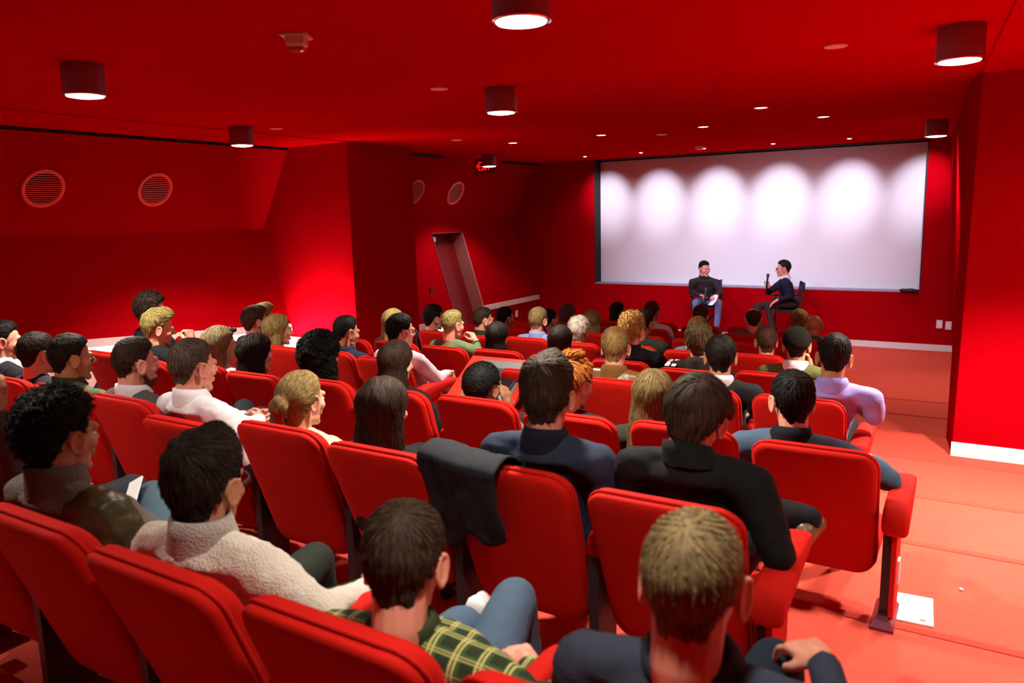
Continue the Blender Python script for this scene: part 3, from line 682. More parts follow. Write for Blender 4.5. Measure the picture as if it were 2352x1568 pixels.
SHOE = Geo().rings([[(w*math.copysign(abs(math.cos(a))**.8, math.cos(a)), y, .002+h*(.5+.5*math.sin(a))) for a in [2*math.pi*j/14 for j in range(14)]] for y, w, h in ((-.075, .022, .06), (-.065, .033, .085), (-.02, .038, .095), (.05, .042, .07), (.12, .046, .05), (.165, .040, .042), (.185, .022, .03))]).mesh('shoe')
PLABEL = {}
def person(lab, head, hip, yw=0, tyaw=0, pt=.05, rl=0, fem=False, skin='fair', hair=('short', '2a1a10'), top=('cloth', '20242c'), legs='16181d', collar=None, arms=None, knees=None, ankles=None,
           seed=1, sleeves=True, k=1.0, glasses=None, hood=False, hands=True, turtle=None, vox=.016, shoes='15110f', floor=None, beard=None, bare_legs=False, extra=None, headscale=1.09, wr=.0035, neckback=.03, brows=True, topmat=None, dens=1.0, nd=.128, sdrop=.078):
    head = Vector(head); hip = Vector(hip)
    Hm = Matrix.Translation(head) @ rotmat(yw, pt, rl) @ Matrix.Diagonal((headscale, headscale, headscale, 1))
    T = Matrix.Rotation(tyaw, 3, 'Z'); RT = T@V(1, 0, 0); FW = T@V(0, 1, 0)
    sk0 = Hm@V(0, -.03, -.075)
    nb = head+V(0, 0, -nd*k)-FW*neckback                    # base of the neck
    sw = (.165 if fem else .198)*k
    sh = {s: nb+RT*(s*sw)+V(0, 0, -sdrop*k)+FW*.01 for s in (-1, 1)}
    hp = {s: hip+RT*(s*.088*k) for s in (-1, 1)}
    A = {}
    for s in (-1, 1):
        el = sh[s]+RT*(s*.075)+FW*.10+V(0, 0, -.24*k); wr_ = el+FW*.20-RT*(s*.13)+V(0, 0, .02)
        hd = (FW*.8-RT*(s*.5), V(0, 0, -1), .45)
        if arms and s in arms:
            a = arms[s]; el, wr_ = Vector(a[0]), Vector(a[1])
            if len(a) > 2: hd = a[2:]
        A[s] = (el, wr_, hd)
    fz = floor if floor is not None else hip.z-.50
    K = {}
    for s in (-1, 1):
        kn = hp[s]+FW*.40*k+RT*(s*.06)+V(0, 0, .03)
        if knees and s in knees: kn = Vector(knees[s])
        an = V(kn.x, kn.y, fz+.09)+FW*.03
        if ankles and s in ankles: an = Vector(ankles[s])
        K[s] = (kn, an)
    # --- skin: continuous body under the clothes, head and hands
    g = Geo(); ch = (nb+hip)/2+FW*.02
    g.cap(sk0, .052*k if fem else .060*k, nb+V(0, 0, -.02)+FW*.016, .050*k if fem else .058*k); g.cap(nb+V(0, 0, -.08)+FW*.03, .05, ch+FW*.02, .06); g.cap(ch+FW*.02, .06, hip, .07)
    for s in (-1, 1):
        el, wr_, hd = A[s]
        g.cap(nb+V(0, 0, -.065)+FW*.02, .04, sh[s], .036); g.cap(sh[s], .040*k, el, .034*k); g.cap(el, .036*k, wr_, .024*k)
        kn, an = K[s]
        g.cap(hip, .06, hp[s], .055); g.cap(hp[s], .058*k, kn, .044*k); g.cap(kn, .05*k, an, .035*k)
    body = remesh(g, .02, 2)
    hg = Geo()
    if hands:
        for s in (-1, 1):
            el, wr_, hd = A[s]; dirn = Vector(hd[0]); hand_geo(hg, wr_, dirn, hd[1], hd[2], s, .98 if not fem else .88)
        hm = remesh(hg, .0052, 1, deci=.5)
    hd_me = HEADS[fem].copy(); hd_me.transform(Hm)
    eg, ig = eyes_mesh(None); em, im = eg.mesh(), ig.mesh(); em.transform(Hm); im.transform(Hm)
    parts = [(body, 0), (hd_me, None), (em, 2), (im, 3)]+([(hm, 0)] if hands else [])
    me = join(parts, 'person')
    for q, _ in parts: bpy.data.meshes.remove(q)
    for m in (SKIN[skin], LIP, EYEW, IRIS): me.materials.append(m)
    root = bpy.data.objects.new('person', me); O = V(hip.x, hip.y, fz)
    me.transform(Matrix.Translation(-O)); root.location = O
    link(root, None, label=lab, category='person', group='audience' if floor is None else 'guests on stage')
    def child(name, mesh, m, parent=root, smooth=True, shift=True):
        if isinstance(mesh, Geo): mesh = mesh.mesh(name)
        if shift: mesh.transform(Matrix.Translation(-O))
        return meshobj(name, mesh, m, parent, smooth)
    # --- top garment
    g = Geo()
    spine = [(hip+V(0, 0, -.02), .165, .125), (hip+(ch-hip)*.5, .158, .118), (ch, .168, .120), (ch+(nb-ch)*.55, .175 if not fem else .155, .112), (nb+V(0, 0, -.07), .165 if not fem else .14, .095), (nb+V(0, 0, -.022), .098, .074), (nb+V(0, 0, .006), .070, .062)]
    R = []
    for c, w, d in spine: R.append([c+RT*(w*k*math.cos(2*math.pi*j/20))+FW*(d*k*math.sin(2*math.pi*j/20)) for j in range(20)])
    g.rings(R)
    for s in (-1, 1):
        el, wr_, hd = A[s]
        g.cap(nb+V(0, 0, -.030), .056*k, sh[s], .066*k); g.cap(sh[s], .068*k, el, .053*k)
        if sleeves: g.cap(el, .050*k, wr_-(wr_-el).normalized()*.02, .036*k)
    tm = topmat or garment(top[1], top[0])
    if top[0] == 'leather' or wr > .004: wr = max(wr, .006)
    child('top', remesh(g, vox, 3, wr=wr, wscale=11, seed=seed), tm)
    if collar or turtle:
        ccol = collar or turtle; ax = (sk0-nb).normalized(); a = RT; b_ = ax.cross(a).normalized()
        r1, r2, hh = (.080, .072, .052) if collar else (.082, .078, .075)
        if fem: r1, r2 = r1*.9, r2*.9
        base = nb-ax*.018; gg = Geo()
        cr = lambda r, z, tilt: [base+a*(r*math.cos(2*math.pi*j/28))+b_*(r*.95*math.sin(2*math.pi*j/28))+ax*(z+tilt*math.sin(2*math.pi*j/28)) for j in range(28)]
        sg = 1 if b_.dot(FW) < 0 else -1
        gg.rings([cr(r1+.016, -.012, 0), cr(r1+.006, hh*.5, sg*.012), cr(r2+.004, hh, sg*.02), cr(r2-.006, hh, sg*.02), cr(r2-.008, 0, 0)], cap=False)
        child('collar', remesh(gg, .007, 1, wr=.002, seed=seed) if False else gg, garment(ccol, 'knit' if turtle else 'cloth'))
    # --- trousers and shoes
    if legs:
        g = Geo(); g.ell(hip+V(0, 0, .0), (.172*k, .135*k, .115*k))
        for s in (-1, 1):
            kn, an = K[s]; g.cap(hp[s], .086*k, kn, .064*k)
            if not bare_legs: g.cap(kn, .064*k, an, .050*k)
        child('trousers' if not bare_legs else 'skirt', remesh(g, vox*1.15, 3, wr=.003, wscale=10, seed=seed+5), garment(legs))
    if shoes:
        for s in (-1, 1):
            kn, an = K[s]; so = meshobj('shoe', SHOE, garment(shoes, 'leather'), root, True)
            if ankles and s in ankles and isinstance(ankles[s], (tuple, list)) and len(ankles[s]) > 3: pass
            so.location = an-O+V(0, 0, -.09); so.rotation_euler = (0, 0, tyaw)
            so.material_slots[0].link = 'OBJECT'; so.material_slots[0].material = garment(shoes, 'leather')
    # --- hair
    if hair:
        hm_ = make_hair(hair[0], seed, fem, dens)
        if brows and not fem:
            pass
        hm_.transform(Hm); ho = child('hair' if hair[0] != 'cap' else 'cap', hm_, hair_mat(hair[1]) if hair[0] != 'cap' else garment(hair[1], 'knit'))
        if hair[0] == 'cap':
            h2 = make_hair('crop', seed, fem); h2.transform(Hm); child('hair', h2, hair_mat('1a120c'))
    # eyebrows
    gg = Geo()
    for s in (-1, 1): gg.tube([Hm@V(s*x, y, z) for x, y, z in ((.016, .0935, .0195), (.030, .092, .025), (.045, .083, .020))], [.0028, .0034, .0018], 6)
    child('eyebrows', gg, hair_mat(hair[1] if hair and hair[0] != 'cap' else '1a120c'))
    if beard:
        gg = Geo()
        gg.ell((0, .040, -.088), (.051, .050, .034)); gg.ell((0, .088, -.047), (.026, .006, .006))
        for s in (-1, 1): gg.cap((s*.060, .005, -.03), .008, (s*.050, .03, -.082), .014)
        bm_ = remesh(gg, .006, 1, wr=.002, wscale=40, seed=seed); bm_.transform(Hm); child('beard', bm_, hair_mat(beard))
    if glasses:
        gg = Geo()
        for s in (-1, 1):
            gg.tube([Hm@V(s*.033+.023*math.cos(2*math.pi*j/20), .099, .0+.017*math.sin(2*math.pi*j/20)) for j in range(20)], .0022, 6, closed=True)
            gg.tube([Hm@V(s*.056, .098, .006), Hm@V(s*.074, .06, .008), Hm@V(s*.082, .0, .006)], .002, 6)
        gg.tube([Hm@V(-.011, .101, .003), Hm@V(.011, .101, .003)], .002, 6); child('glasses', gg, DARKGREY)
    if extra: extra(root, child, dict(O=O, nb=nb, sh=sh, Hm=Hm, RT=RT, FW=FW, A=A, K=K, hip=hip, tm=tm))
    return root

# ------------------------------------------------------------------ the audience
SEATS = {0: [-.50, -1.06, -1.62, -2.18, -2.74], 1: [-.768-.56*i for i in range(9)], 2: [-.53-.56*i for i in range(10)],
         3: [-.805, -1.365, -1.925, -2.485, -3.765, -4.325, -4.885, -5.445, -6.005], 4: [-1.21-.562*i for i in range(8)], 5: [-1.57-.56*i for i in range(7)],
         6: [-1.89-.56*i for i in range(7)], 7: [-1.69, -2.25, -2.81, -3.37, -3.93, -4.49, -5.05], 8: [-1.85, -2.48, -3.05, -3.65, -4.30, -4.99]}
SEAT_LAB = {}
GX, GY = -3.4, 12.9
CNT = [0]
def aud(row, si, head, lab, short, dyaw=0, **kw):
    CNT[0] += 1; x = SEATS[row][si]; h = V(*head)
    yw_ = math.atan2(-(GX-h.x), GY-h.y)+rad(dyaw)
    kw.setdefault('seed', CNT[0]); kw['wr'] = max(kw.get('wr', .005), .007 if row < 3 else .005); kw.setdefault('vox', .012 if row < 2 else (.018 if row < 5 else .024))
    kw.setdefault('dens', (3.2, 2.6, 1.8, 1.5, 1.2, 1, .8, .7, .6)[row]); kw.setdefault('tyaw', yw_*.3); hipx = x*.75+h.x*.25
    SEAT_LAB[(row, si)] = f'red cinema seat holding the {short}'
    return person(lab, h, (hipx, RY[row]+.46, RF[row]+.41), yw=yw_, **kw)

def sneaker(root, child, d):
    c = V(-1.205, 1.72, -1.245)-d['O']; M = Matrix.Rotation(rad(-8), 3, 'Y') @ Matrix.Rotation(rad(78), 3, 'X') @ Matrix.Scale(.86, 3)
    P = lambda x, y, z: c+M@V(x, y, z)
    up_ = Geo(); up_.rings([[P(w*math.cos(a), y, h*.5+h*.5*math.sin(a)) for a in [2*math.pi*j/14 for j in range(14)]] for y, w, h in ((-.11, .02, .06), (-.10, .032, .09), (-.04, .038, .10), (.03, .041, .075), (.075, .042, .055))])
    so = meshobj('sneaker', up_, garment('0e0e12'), root, True)
    t = Geo(); t.rings([[P(w*math.cos(a), y, h*.5+h*.5*math.sin(a)) for a in [2*math.pi*j/14 for j in range(14)]] for y, w, h in ((.07, .043, .056), (.11, .041, .046), (.135, .030, .036), (.145, .012, .02))]); meshobj('toe_cap', t, PAPER, so, True)
    t = Geo(); t.rings([[P(w*math.cos(a), y+l*math.sin(a), z) for a in [2*math.pi*j/20 for j in range(20)]] for w, y, l, z in ((.043, .015, .135, -.002), (.047, .015, .140, -.012), (.046, .015, .139, -.028), (.040, .015, .13, -.032))]); meshobj('sole', t, PAPER, so, True)
def leather_shoulder(root, child, d):
    g = Geo(); a = d['sh'][1]; el = d['A'][1][0]; wr_ = d['A'][1][1]
    g.cap(a-d['RT']*.05+V(0, 0, -.004), .074, a, .084); g.cap(a, .083, el, .070); g.cap(el, .070, wr_, .048); g.cap(a-d['FW']*.03, .06, a-d['FW']*.03+V(0, 0, -.22)-d['RT']*.03, .075)
    child('jacket', remesh(g, .012, 2, wr=.012, wscale=13, seed=9), garment('3a3a22', 'leather'))
# row nearest the camera
aud(0, 0, (-0.388, 1.200, -0.641), 'person in a slate blue jacket in the right foreground, right hand resting on the knee', 'foreground person with a hand on the knee', dyaw=-8, hair=('crop', '6b5a3c'), skin='rosy', top=('cloth', '2b3140'), legs='16202e', pt=.18, neckback=.015,
    knees={1: (-.33, 1.60, -1.0), -1: (-.66, 1.60, -1.12)}, arms={1: ((-.09, 1.22, -.99), (-.215, 1.47, -.875), (-.6, .75, -.18), (.1, .1, -1), .35)}, wr=.005, collar='262c3a')
aud(0, 1, (-1.052, 1.220, -0.768), 'person in a green and yellow plaid shirt and jeans with crossed legs', 'person in the green plaid shirt', dyaw=12, hair=('short', '33261a'), skin='rosy', top=('plaid', '1'), pt=.28, legs='42566c',
    topmat=mat('plaid_green', '2c4322', .9, bump=.2, bscale=260, build=plaid(('1d2c14', '3c5a2c', 'c9bd78'), .056, .060, .075)), collar='2d3a20',
    knees={1: (-1.06, 1.69, -1.07), -1: (-1.20, 1.62, -1.16)}, ankles={1: (-1.03, 1.72, -1.52), -1: (-1.21, 1.70, -1.22)}, arms={1: ((-.70, 1.22, -1.03), (-.85, 1.42, -1.06), (-.8, .5, 0), (0, 0, -1), .5)}, shoes=None, extra=sneaker)
aud(0, 2, (-1.731, 1.220, -0.703), 'person in a thick white sweater with a cowl collar, seen from behind at lower left', 'person in the white cowl neck sweater', dyaw=10, hair=('quiff', '1d130c'), skin='tan', top=('knit', 'd8d2c6'), legs='1d231d', turtle='aeaaa4', glasses=True, wr=.008, nd=.112,
    knees={1: (-1.84, 1.75, -1.12) if False else (-1.50, 1.62, -1.13), -1: (-1.86, 1.70, -1.14)}, arms={1: ((-1.36, 1.25, -.98), (-1.42, 1.50, -1.04))})
aud(0, 3, (-2.442, 1.220, -0.660), 'person in a grey turtleneck sweater and olive jacket in the left foreground, looking right', 'person in the grey turtleneck', dyaw=2, hair=('curly', '0b0908'), skin='tan', top=('knit', '67625d'), legs='3d5361', turtle='5b5651',
    knees={1: (-2.70, 1.66, -1.05), -1: (-2.78, 1.55, -1.12)}, extra=leather_shoulder)
aud(0, 4, (-3.185, 1.270, -0.520), 'person in a brown sweater cut off by the left edge of the photo', 'person cut off by the left edge', hair=('short', '1a120c'), skin='tan', top=('knit', '5a5350'), legs='2a2f36', arms={1: ((-2.86, 1.27, -.88), (-2.84, 1.22, -.62), (0, .1, 1), (-1, 0, 0), .5)})
# second row
aud(1, 0, (-0.752, 2.335, -0.671), 'person in a black coat leaning on the aisle armrest, head bowed', 'person in the black coat', dyaw=-14, pt=.32, rl=.12, nd=.095, neckback=.06, hair=('mop', '33241a'), skin='rosy', top=('cloth', '0f0f10'), collar='0d0d0e', legs='15151a', wr=.006,
    arms={1: ((-.46, 2.22, -1.02), (-.56, 2.50, -1.02))}, knees={1: (-.60, 2.72, -1.10)}, ankles={1: (-.47, 2.74, -1.10)}, shoes='5b4a2a')
aud(1, 1, (-1.274, 2.285, -0.644), 'person in a navy blue shirt beside the draped dark jacket', 'person in the navy shirt', dyaw=2, hair=('quiff', '36281c'), skin='rosy', top=('cloth', '2a3247'), collar='171a2a', wr=.006)
aud(1, 2, (-2.036, 2.285, -0.777), 'person in a black top with one bare knee raised, left of the draped jacket', 'person with the bare knee', fem=True, hair=('longer', '2e1e14'), top=('cloth', '131313'), bare_legs=True, legs='131313', knees={1: (-1.95, 2.56, -1.03)}, sleeves=False)
aud(1, 3, (-2.533, 2.305, -0.793), 'person in a cream sweater, seated right of the clasped hands', 'person in the cream sweater', dyaw=-4, fem=True, hair=('bun', '77613a'), top=('knit', 'cfc0a4'), skin='fair', wr=.004)
aud(1, 4, (-3.255, 2.285, -0.702), 'person in a white shirt with hands clasped on a dark knee', 'person in the white shirt with clasped hands', dyaw=-4, hair=('short', '4d4138'), skin='rosy', top=('cloth', 'cfcfd6'), collar='d4d4da', legs='14181f', wr=.006,
    arms={1: ((-3.0, 2.30, -1.0), (-3.08, 2.52, -1.0), (-.6, .5, .05), (-.5, -.5, -.3), .5), -1: ((-3.40, 2.36, -1.0), (-3.24, 2.58, -1.02), (.8, .3, .1), (.2, -.8, 0), .5)}, knees={1: (-3.30, 2.70, -1.06), -1: (-3.46, 2.72, -1.04)})
aud(1, 5, (-3.738, 2.285, -0.727), 'person in a grey suit jacket with a white shirt collar, looking right', 'person in the grey suit jacket', dyaw=-6, hair=('fade', '2f2118'), skin='rosy', top=('cloth', '4b4a4c'), collar='cfcbd4', beard='4a2f1e')
aud(1, 6, (-4.350, 2.285, -0.745), 'person in an olive green jacket, left of the grey suit', 'person in the olive green jacket at left', dyaw=-8, hair=('short', '1f1611'), skin='tan', top=('cloth', '51603f'), collar='2f321d')
aud(1, 7, (-5.023, 2.437, -0.797), 'person in a dark blue jacket, between the olive jacket and the left edge', 'person in the dark blue jacket at left', dyaw=10, hair=('short', '221a14'), skin='rosy', top=('cloth', '20232b'))
aud(1, 8, (-5.582, 2.500, -0.761), 'person in a dark suit at the left edge, looking right with head lowered', 'person in the dark suit at the left edge', dyaw=-12, hair=('fade', '120e0c'), skin='rosy', top=('cloth', '201d24'), collar='b9bcc6')
# third row
aud(2, 0, (-0.661, 3.370, -0.838), 'person in a blue grey blazer on the aisle seat', 'person in the blue grey blazer', dyaw=6, hair=('short', '100d0c'), skin='rosy', top=('cloth', '42566e'), collar='0e1016', arms={1: ((-.27, 3.40, -1.13), (-.36, 3.66, -1.14))}, wr=.004)
aud(2, 1, (-1.300, 3.370, -0.887), 'person in a dark top between the navy shirt and the black coat, one row ahead', 'person just ahead of the black coat', dyaw=8, fem=True, hair=('longer', '5d4a2c'), top=('cloth', '2a2622'))
aud(2, 2, (-1.726, 3.370, -0.865), 'person in a dark collar half hidden behind the navy shirted person', 'person half hidden behind the navy shirt', dyaw=-24, fem=True, hair=('updo', '94531f'), top=('cloth', '1a1a1c'), pt=.15)
aud(2, 3, (-2.282, 3.370, -0.936), 'person in a grey sweater with a hand raised to the chin, beside the console desk', 'person with a hand to the chin by the desk', dyaw=-10, hair=('afro', '0a0908'), skin='brown', top=('knit', '75757a'), arms={1: ((-2.10, 3.42, -1.20), (-2.20, 3.50, -1.07), (-.18, -.05, 1), (-1, .2, 0), .45)})
aud(2, 4, (-2.888, 3.370, -0.847), 'person in a black top directly behind the pink shirt', 'person in black behind the pink shirt', dyaw=2, fem=True, hair=('long', '2a1b12'), top=('cloth', '141414'))
aud(2, 5, (-3.499, 3.370, -0.856), 'person in a burgundy lace top', 'person in the burgundy lace top', dyaw=-2, fem=True, hair=('bigcurl', '0b0909'), skin='tan', top=('knit', '4c2426'))
aud(2, 6, (-4.110, 3.370, -0.887), 'person in a black top seated left of the burgundy lace top', 'person in black left of the lace top', dyaw=4, fem=True, hair=('wavy', '1b120d'), top=('cloth', '121212'))
aud(2, 7, (-4.473, 3.370, -0.854), 'person in a white top with sunglasses on the head', 'person in the white top at left', dyaw=-8, fem=True, hair=('bob', '7b6a4c'), top=('cloth', 'cdd3d8'))
aud(2, 8, (-5.327, 3.470, -0.796), 'person in a black sweater with a fist against the mouth', 'person with the fist to the mouth', dyaw=-16, hair=('quiff', '80703f'), skin='rosy', top=('cloth', '131417'), pt=.15, rl=.06,
    arms={1: ((-5.16, 3.50, -1.10), (-5.14, 3.62, -.90), (-.25, -.08, 1), (-1, -.2, 0), 1.25)})
aud(2, 9, (-5.772, 3.720, -0.710), 'person in a black shirt sitting tallest at the left, against the red wall', 'tallest person at the left', dyaw=-18, hair=('curly', '2a1d14'), skin='rosy', top=('cloth', '131316'))
# fourth row
aud(3, 0, (-0.662, 4.455, -0.836), 'person in a lilac shirt on the aisle, hand at the chin', 'person in the lilac shirt', dyaw=-8, hair=('fade', '15100d'), skin='tan', top=('cloth', '8f80c0'), collar='8a7dc0', legs='101018', rl=.06, arms={1: ((-.44, 4.46, -1.14), (-.60, 4.60, -1.07), (-.2, 0, 1), (-1, -.2, 0), .8)}, wr=.005)
aud(3, 1, (-1.295, 4.455, -0.878), 'person in a black suit behind the striped varsity jacket', 'person in the black suit', dyaw=2, hair=('spot', '17110d'), skin='tan', top=('cloth', '131518'), collar='c9c6cc')
aud(3, 2, (-1.976, 4.455, -0.874), 'person in a brown leather jacket', 'person in the brown leather jacket', dyaw=2, hair=('short', '7d6238'), skin='rosy', top=('leather', '6b4b24'), collar='6b4b24', wr=.007)
aud(3, 4, (-3.766, 4.455, -0.867), 'person in a pink patterned shirt and grey trousers, wearing glasses, arm on the armrest', 'person in the pink shirt', dyaw=-20, hair=('short', '0d0c0c'), skin='rosy', top=('cloth', 'd3b6c2'), legs='9aa3a0', glasses=True, rl=.10, arms={1: ((-3.47, 4.50, -1.22), (-3.56, 4.76, -1.23))}, knees={1: (-3.66, 4.90, -1.30)}, wr=.006)
aud(3, 5, (-4.337, 4.455, -0.911), 'person in a navy blue jacket with an upturned collar', 'person in the navy jacket', dyaw=-6, hair=('fade', '0c0b0b'), skin='tan', top=('cloth', '1c2740'), collar='19233a', pt=.15)
aud(3, 6, (-5.013, 4.355, -0.919), 'person in a tan jacket in front of the lit pillar', 'person in the tan jacket', dyaw=-8, fem=True, hair=('bob', '745d34'), top=('cloth', '8f7440'))
aud(3, 7, (-5.711, 4.705, -0.920), 'person in a black t-shirt left of the tan jacket', 'person in the black t-shirt left of the tan jacket', dyaw=-4, hair=('mop', '4b3220'), skin='rosy', top=('cloth', '17131c'))
aud(3, 8, (-6.040, 5.070, -0.965), 'person almost hidden behind the black t-shirt beside the pillar', 'person almost hidden beside the pillar', dyaw=-14, hair=('quiff', '8f7848'), skin='fair', top=('cloth', '2a2220'))
# fifth row
aud(4, 0, (-1.072, 5.540, -0.966), 'person in an olive jacket with a white collar, wearing a dark cap', 'person in the dark cap', dyaw=-8, hair=('cap', '15150f'), skin='tan', top=('cloth', '4f4f2a'), collar='d5cdd2', arms={1: ((-.88, 5.62, -1.24), (-1.0, 5.68, -1.13), (-.2, 0, 1), (-1, -.2, 0), 1.1)})
def stripes(root, child, d):
    g = Geo()
    s = d['sh'][-1]
    for o_ in (0, .05):
        a = s+d['RT']*(.0+o_-.02)+V(0, 0, .069); g.bar(a-d['FW']*.085-V(0, 0, .025), a+d['FW']*.05, .034, .006)
    child('shoulder_stripes', g, PAPER, smooth=False)
aud(4, 1, (-1.776, 5.540, -0.998), 'person in a black varsity jacket with white shoulder stripes', 'person in the striped varsity jacket', dyaw=4, hair=('messy', '4a3d22'), skin='rosy', top=('cloth', '161a17'), collar='2a2c28', extra=stripes)
aud(4, 2, (-2.315, 5.540, -0.936), 'person in a dark blue jacket with a hand on the right shoulder', 'person with a hand on the shoulder', dyaw=-6, hair=('curly', 'a37f42'), skin='rosy', top=('cloth', '181d28'), collar='14171f', arms={1: ((-2.08, 5.62, -1.20), (-2.13, 5.55, -1.10), (-.9, -.1, .35), (0, .2, -1), .5)})
aud(4, 3, (-2.955, 5.540, -1.060), 'person in a dark green top whose head shows above the seat right of the desk', 'person in dark green right of the desk', dyaw=4, fem=True, hair=('longer', '231a12'), top=('cloth', '2a2f20'))
aud(4, 4, (-3.581, 5.540, -1.063), 'person whose head shows above the seat just beyond the console desk', 'person just beyond the desk', dyaw=4, fem=True, hair=('long', '17130f'), top=('cloth', '8f8a7c'))
aud(4, 5, (-4.065, 5.540, -0.985), 'person in a sage green jacket with a bracelet on the raised wrist', 'person in the sage green jacket', dyaw=-8, hair=('fade', '857a48'), skin='rosy', top=('cloth', '5f7050'), arms={1: ((-3.83, 5.60, -1.27), (-3.90, 5.66, -1.13), (-.6, .1, .8), (-.6, 0, -.8), .8)})
aud(4, 6, (-4.760, 5.540, -0.998), 'person partly hidden behind the pink shirted person, against the dark pillar', 'person against the dark pillar', dyaw=4, fem=True, hair=('long', 'a8925c'), top=('cloth', '3a4048'))
# sixth row
aud(5, 0, (-1.533, 6.625, -1.142), 'person whose head shows between the black suit and the dark cap', 'person between the black suit and the cap', dyaw=4, hair=('short', '4a3426'), skin='rosy', top=('cloth', '1c1c26'))
aud(5, 1, (-2.134, 6.625, -1.082), 'person in a teal top beyond the varsity jacket', 'person in the teal top', dyaw=6, fem=True, hair=('long', '6b4a2c'), top=('cloth', '557480'))
aud(5, 2, (-2.655, 6.625, -1.044), 'person in a dark olive suit jacket beyond the hand on the shoulder', 'person in the dark olive suit jacket', dyaw=-10, hair=('short', '120f0c'), skin='tan', top=('cloth', '20251f'))
aud(5, 3, (-3.328, 6.625, -1.154), 'person in a dark jacket whose pale head shows above a bright red seat', 'person with the pale head', dyaw=6, hair=('messy', 'b5aa9c'), skin='fair', top=('cloth', '1c2026'))
aud(5, 4, (-3.784, 6.625, -1.073), 'person in a blue plaid shirt', 'person in the blue plaid shirt', dyaw=-2, hair=('short', '7a6542'), skin='rosy', top=('plaid', '2'), topmat=mat('plaid_blue', '7f93c4', .9, build=plaid(('7f93c4', '98aede', '4a4a8c'), .05, .05, .12)), collar='8496c8', beard='3a2618')
aud(5, 5, (-4.459, 6.625, -1.104), 'person in a dark green jacket in front of the leaning door', 'person in front of the door', dyaw=-22, hair=('fade', '33241a'), skin='rosy', top=('cloth', '232a18'), collar='232a18')
aud(5, 6, (-5.113, 6.625, -1.113), 'person in a black hooded top beside the dark pillar', 'person in the black hooded top', dyaw=-12, hair=('messy', '1a0f0b'), skin='rosy', top=('cloth', '101014'))
# seventh row
aud(6, 5, (-4.865, 7.710, -1.241), 'person whose dark head shows right of the leaning door', 'person right of the door', dyaw=-4, hair=('short', '0c0910'), skin='tan', top=('cloth', '1a1216'))
aud(6, 4, (-4.258, 7.710, -1.237), 'person hidden behind the blue plaid shirt', 'person hidden by the blue plaid shirt', dyaw=-8, hair=('short', '120d0b'), skin='tan', top=('cloth', '1a1a1c'))
aud(6, 3, (-3.712, 7.710, -1.223), 'person in a black top above a dark red seat, left of the curly blond head', 'person in black left of the hand on the shoulder', dyaw=6, fem=True, hair=('bob', '85704c'), top=('cloth', '0f0f14'))
# eighth row
aud(7, 1, (-2.187, 8.795, -1.252), 'person in a grey jacket in front of the guest on the right', 'person in front of the right guest', dyaw=0, hair=('balding', '3a2418'), skin='rosy', top=('cloth', '584e58'))
aud(7, 5, (-4.575, 8.795, -1.339), 'person whose rounded head shows at the far left of the front rows', 'person at the far left of the front rows', dyaw=0, hair=('curly', '5b4044'), skin='rosy', top=('cloth', '2a2026'))
aud(7, 3, (-3.411, 8.795, -1.233), 'person in a white shirt left of the guest on stage', 'person in white left of the guest', dyaw=-4, hair=('short', '3a2418'), skin='tan', top=('cloth', 'c9b9c8'), collar='b9a3b4')
aud(7, 0, (-1.525, 8.795, -1.301), 'person in a navy top with a grey hood near the stage aisle', 'person with the grey hood', dyaw=-6, hair=None, skin='tan', top=('cloth', '171a2a'), collar='4c5046')
# front row
aud(8, 4, (-4.340, 9.880, -1.396), 'person in the front row below the left half of the screen', 'person below the left half of the screen', dyaw=-20, fem=True, hair=('long', '1f1214'), skin='tan', top=('cloth', '1a1216'))
aud(8, 0, (-1.896, 9.880, -1.389), 'person in the front row right of the director chair', 'person right of the director chair', dyaw=4, fem=True, hair=('bob', '7c6238'), top=('cloth', '16121a'))
aud(8, 2, (-3.145, 9.880, -1.406), 'person in the front row just below the guest holding papers', 'person just below the guest with papers', dyaw=0, hair=('messy', '4a2a1e'), skin='rosy', top=('cloth', '2a1a1a'))

# empty seats get labels from their neighbours
EMPTY = {(2, 9): None, (3, 3): 'empty red cinema seat right of the console desk, behind the draped hair', (4, 7): 'empty red cinema seat in front of the navy jacket', (6, 0): 'empty red cinema seat with a pale label, ahead of the black suit',
         (6, 1): 'empty red cinema seat ahead of the teal top', (6, 2): 'empty red cinema seat ahead of the dark olive suit jacket', (6, 6): 'empty red cinema seat by the leaning door', (7, 2): 'empty dark red seat right of the white shirt near the stage',
         (7, 4): 'empty dark red seat left of the white shirt near the stage', (7, 6): 'leftmost red seat of the second row from the stage', (8, 1): 'empty red front row seat at the foot of the right guest', (8, 3): 'empty red front row seat left of the left guest', (8, 5): 'leftmost red seat of the front row'}
for k_, v_ in EMPTY.items():
    if v_: SEAT_LAB[k_] = v_
for r_, xs in SEATS.items():
    for i_, x_ in enumerate(xs):
        seat(x_, r_, SEAT_LAB.get((r_, i_), 'empty red cinema seat'), True, i_ == 0 or (r_ == 3 and i_ == 4), LEAN.get((r_, i_), 1.6*math.sin(7.3*r_+3.1*i_)))

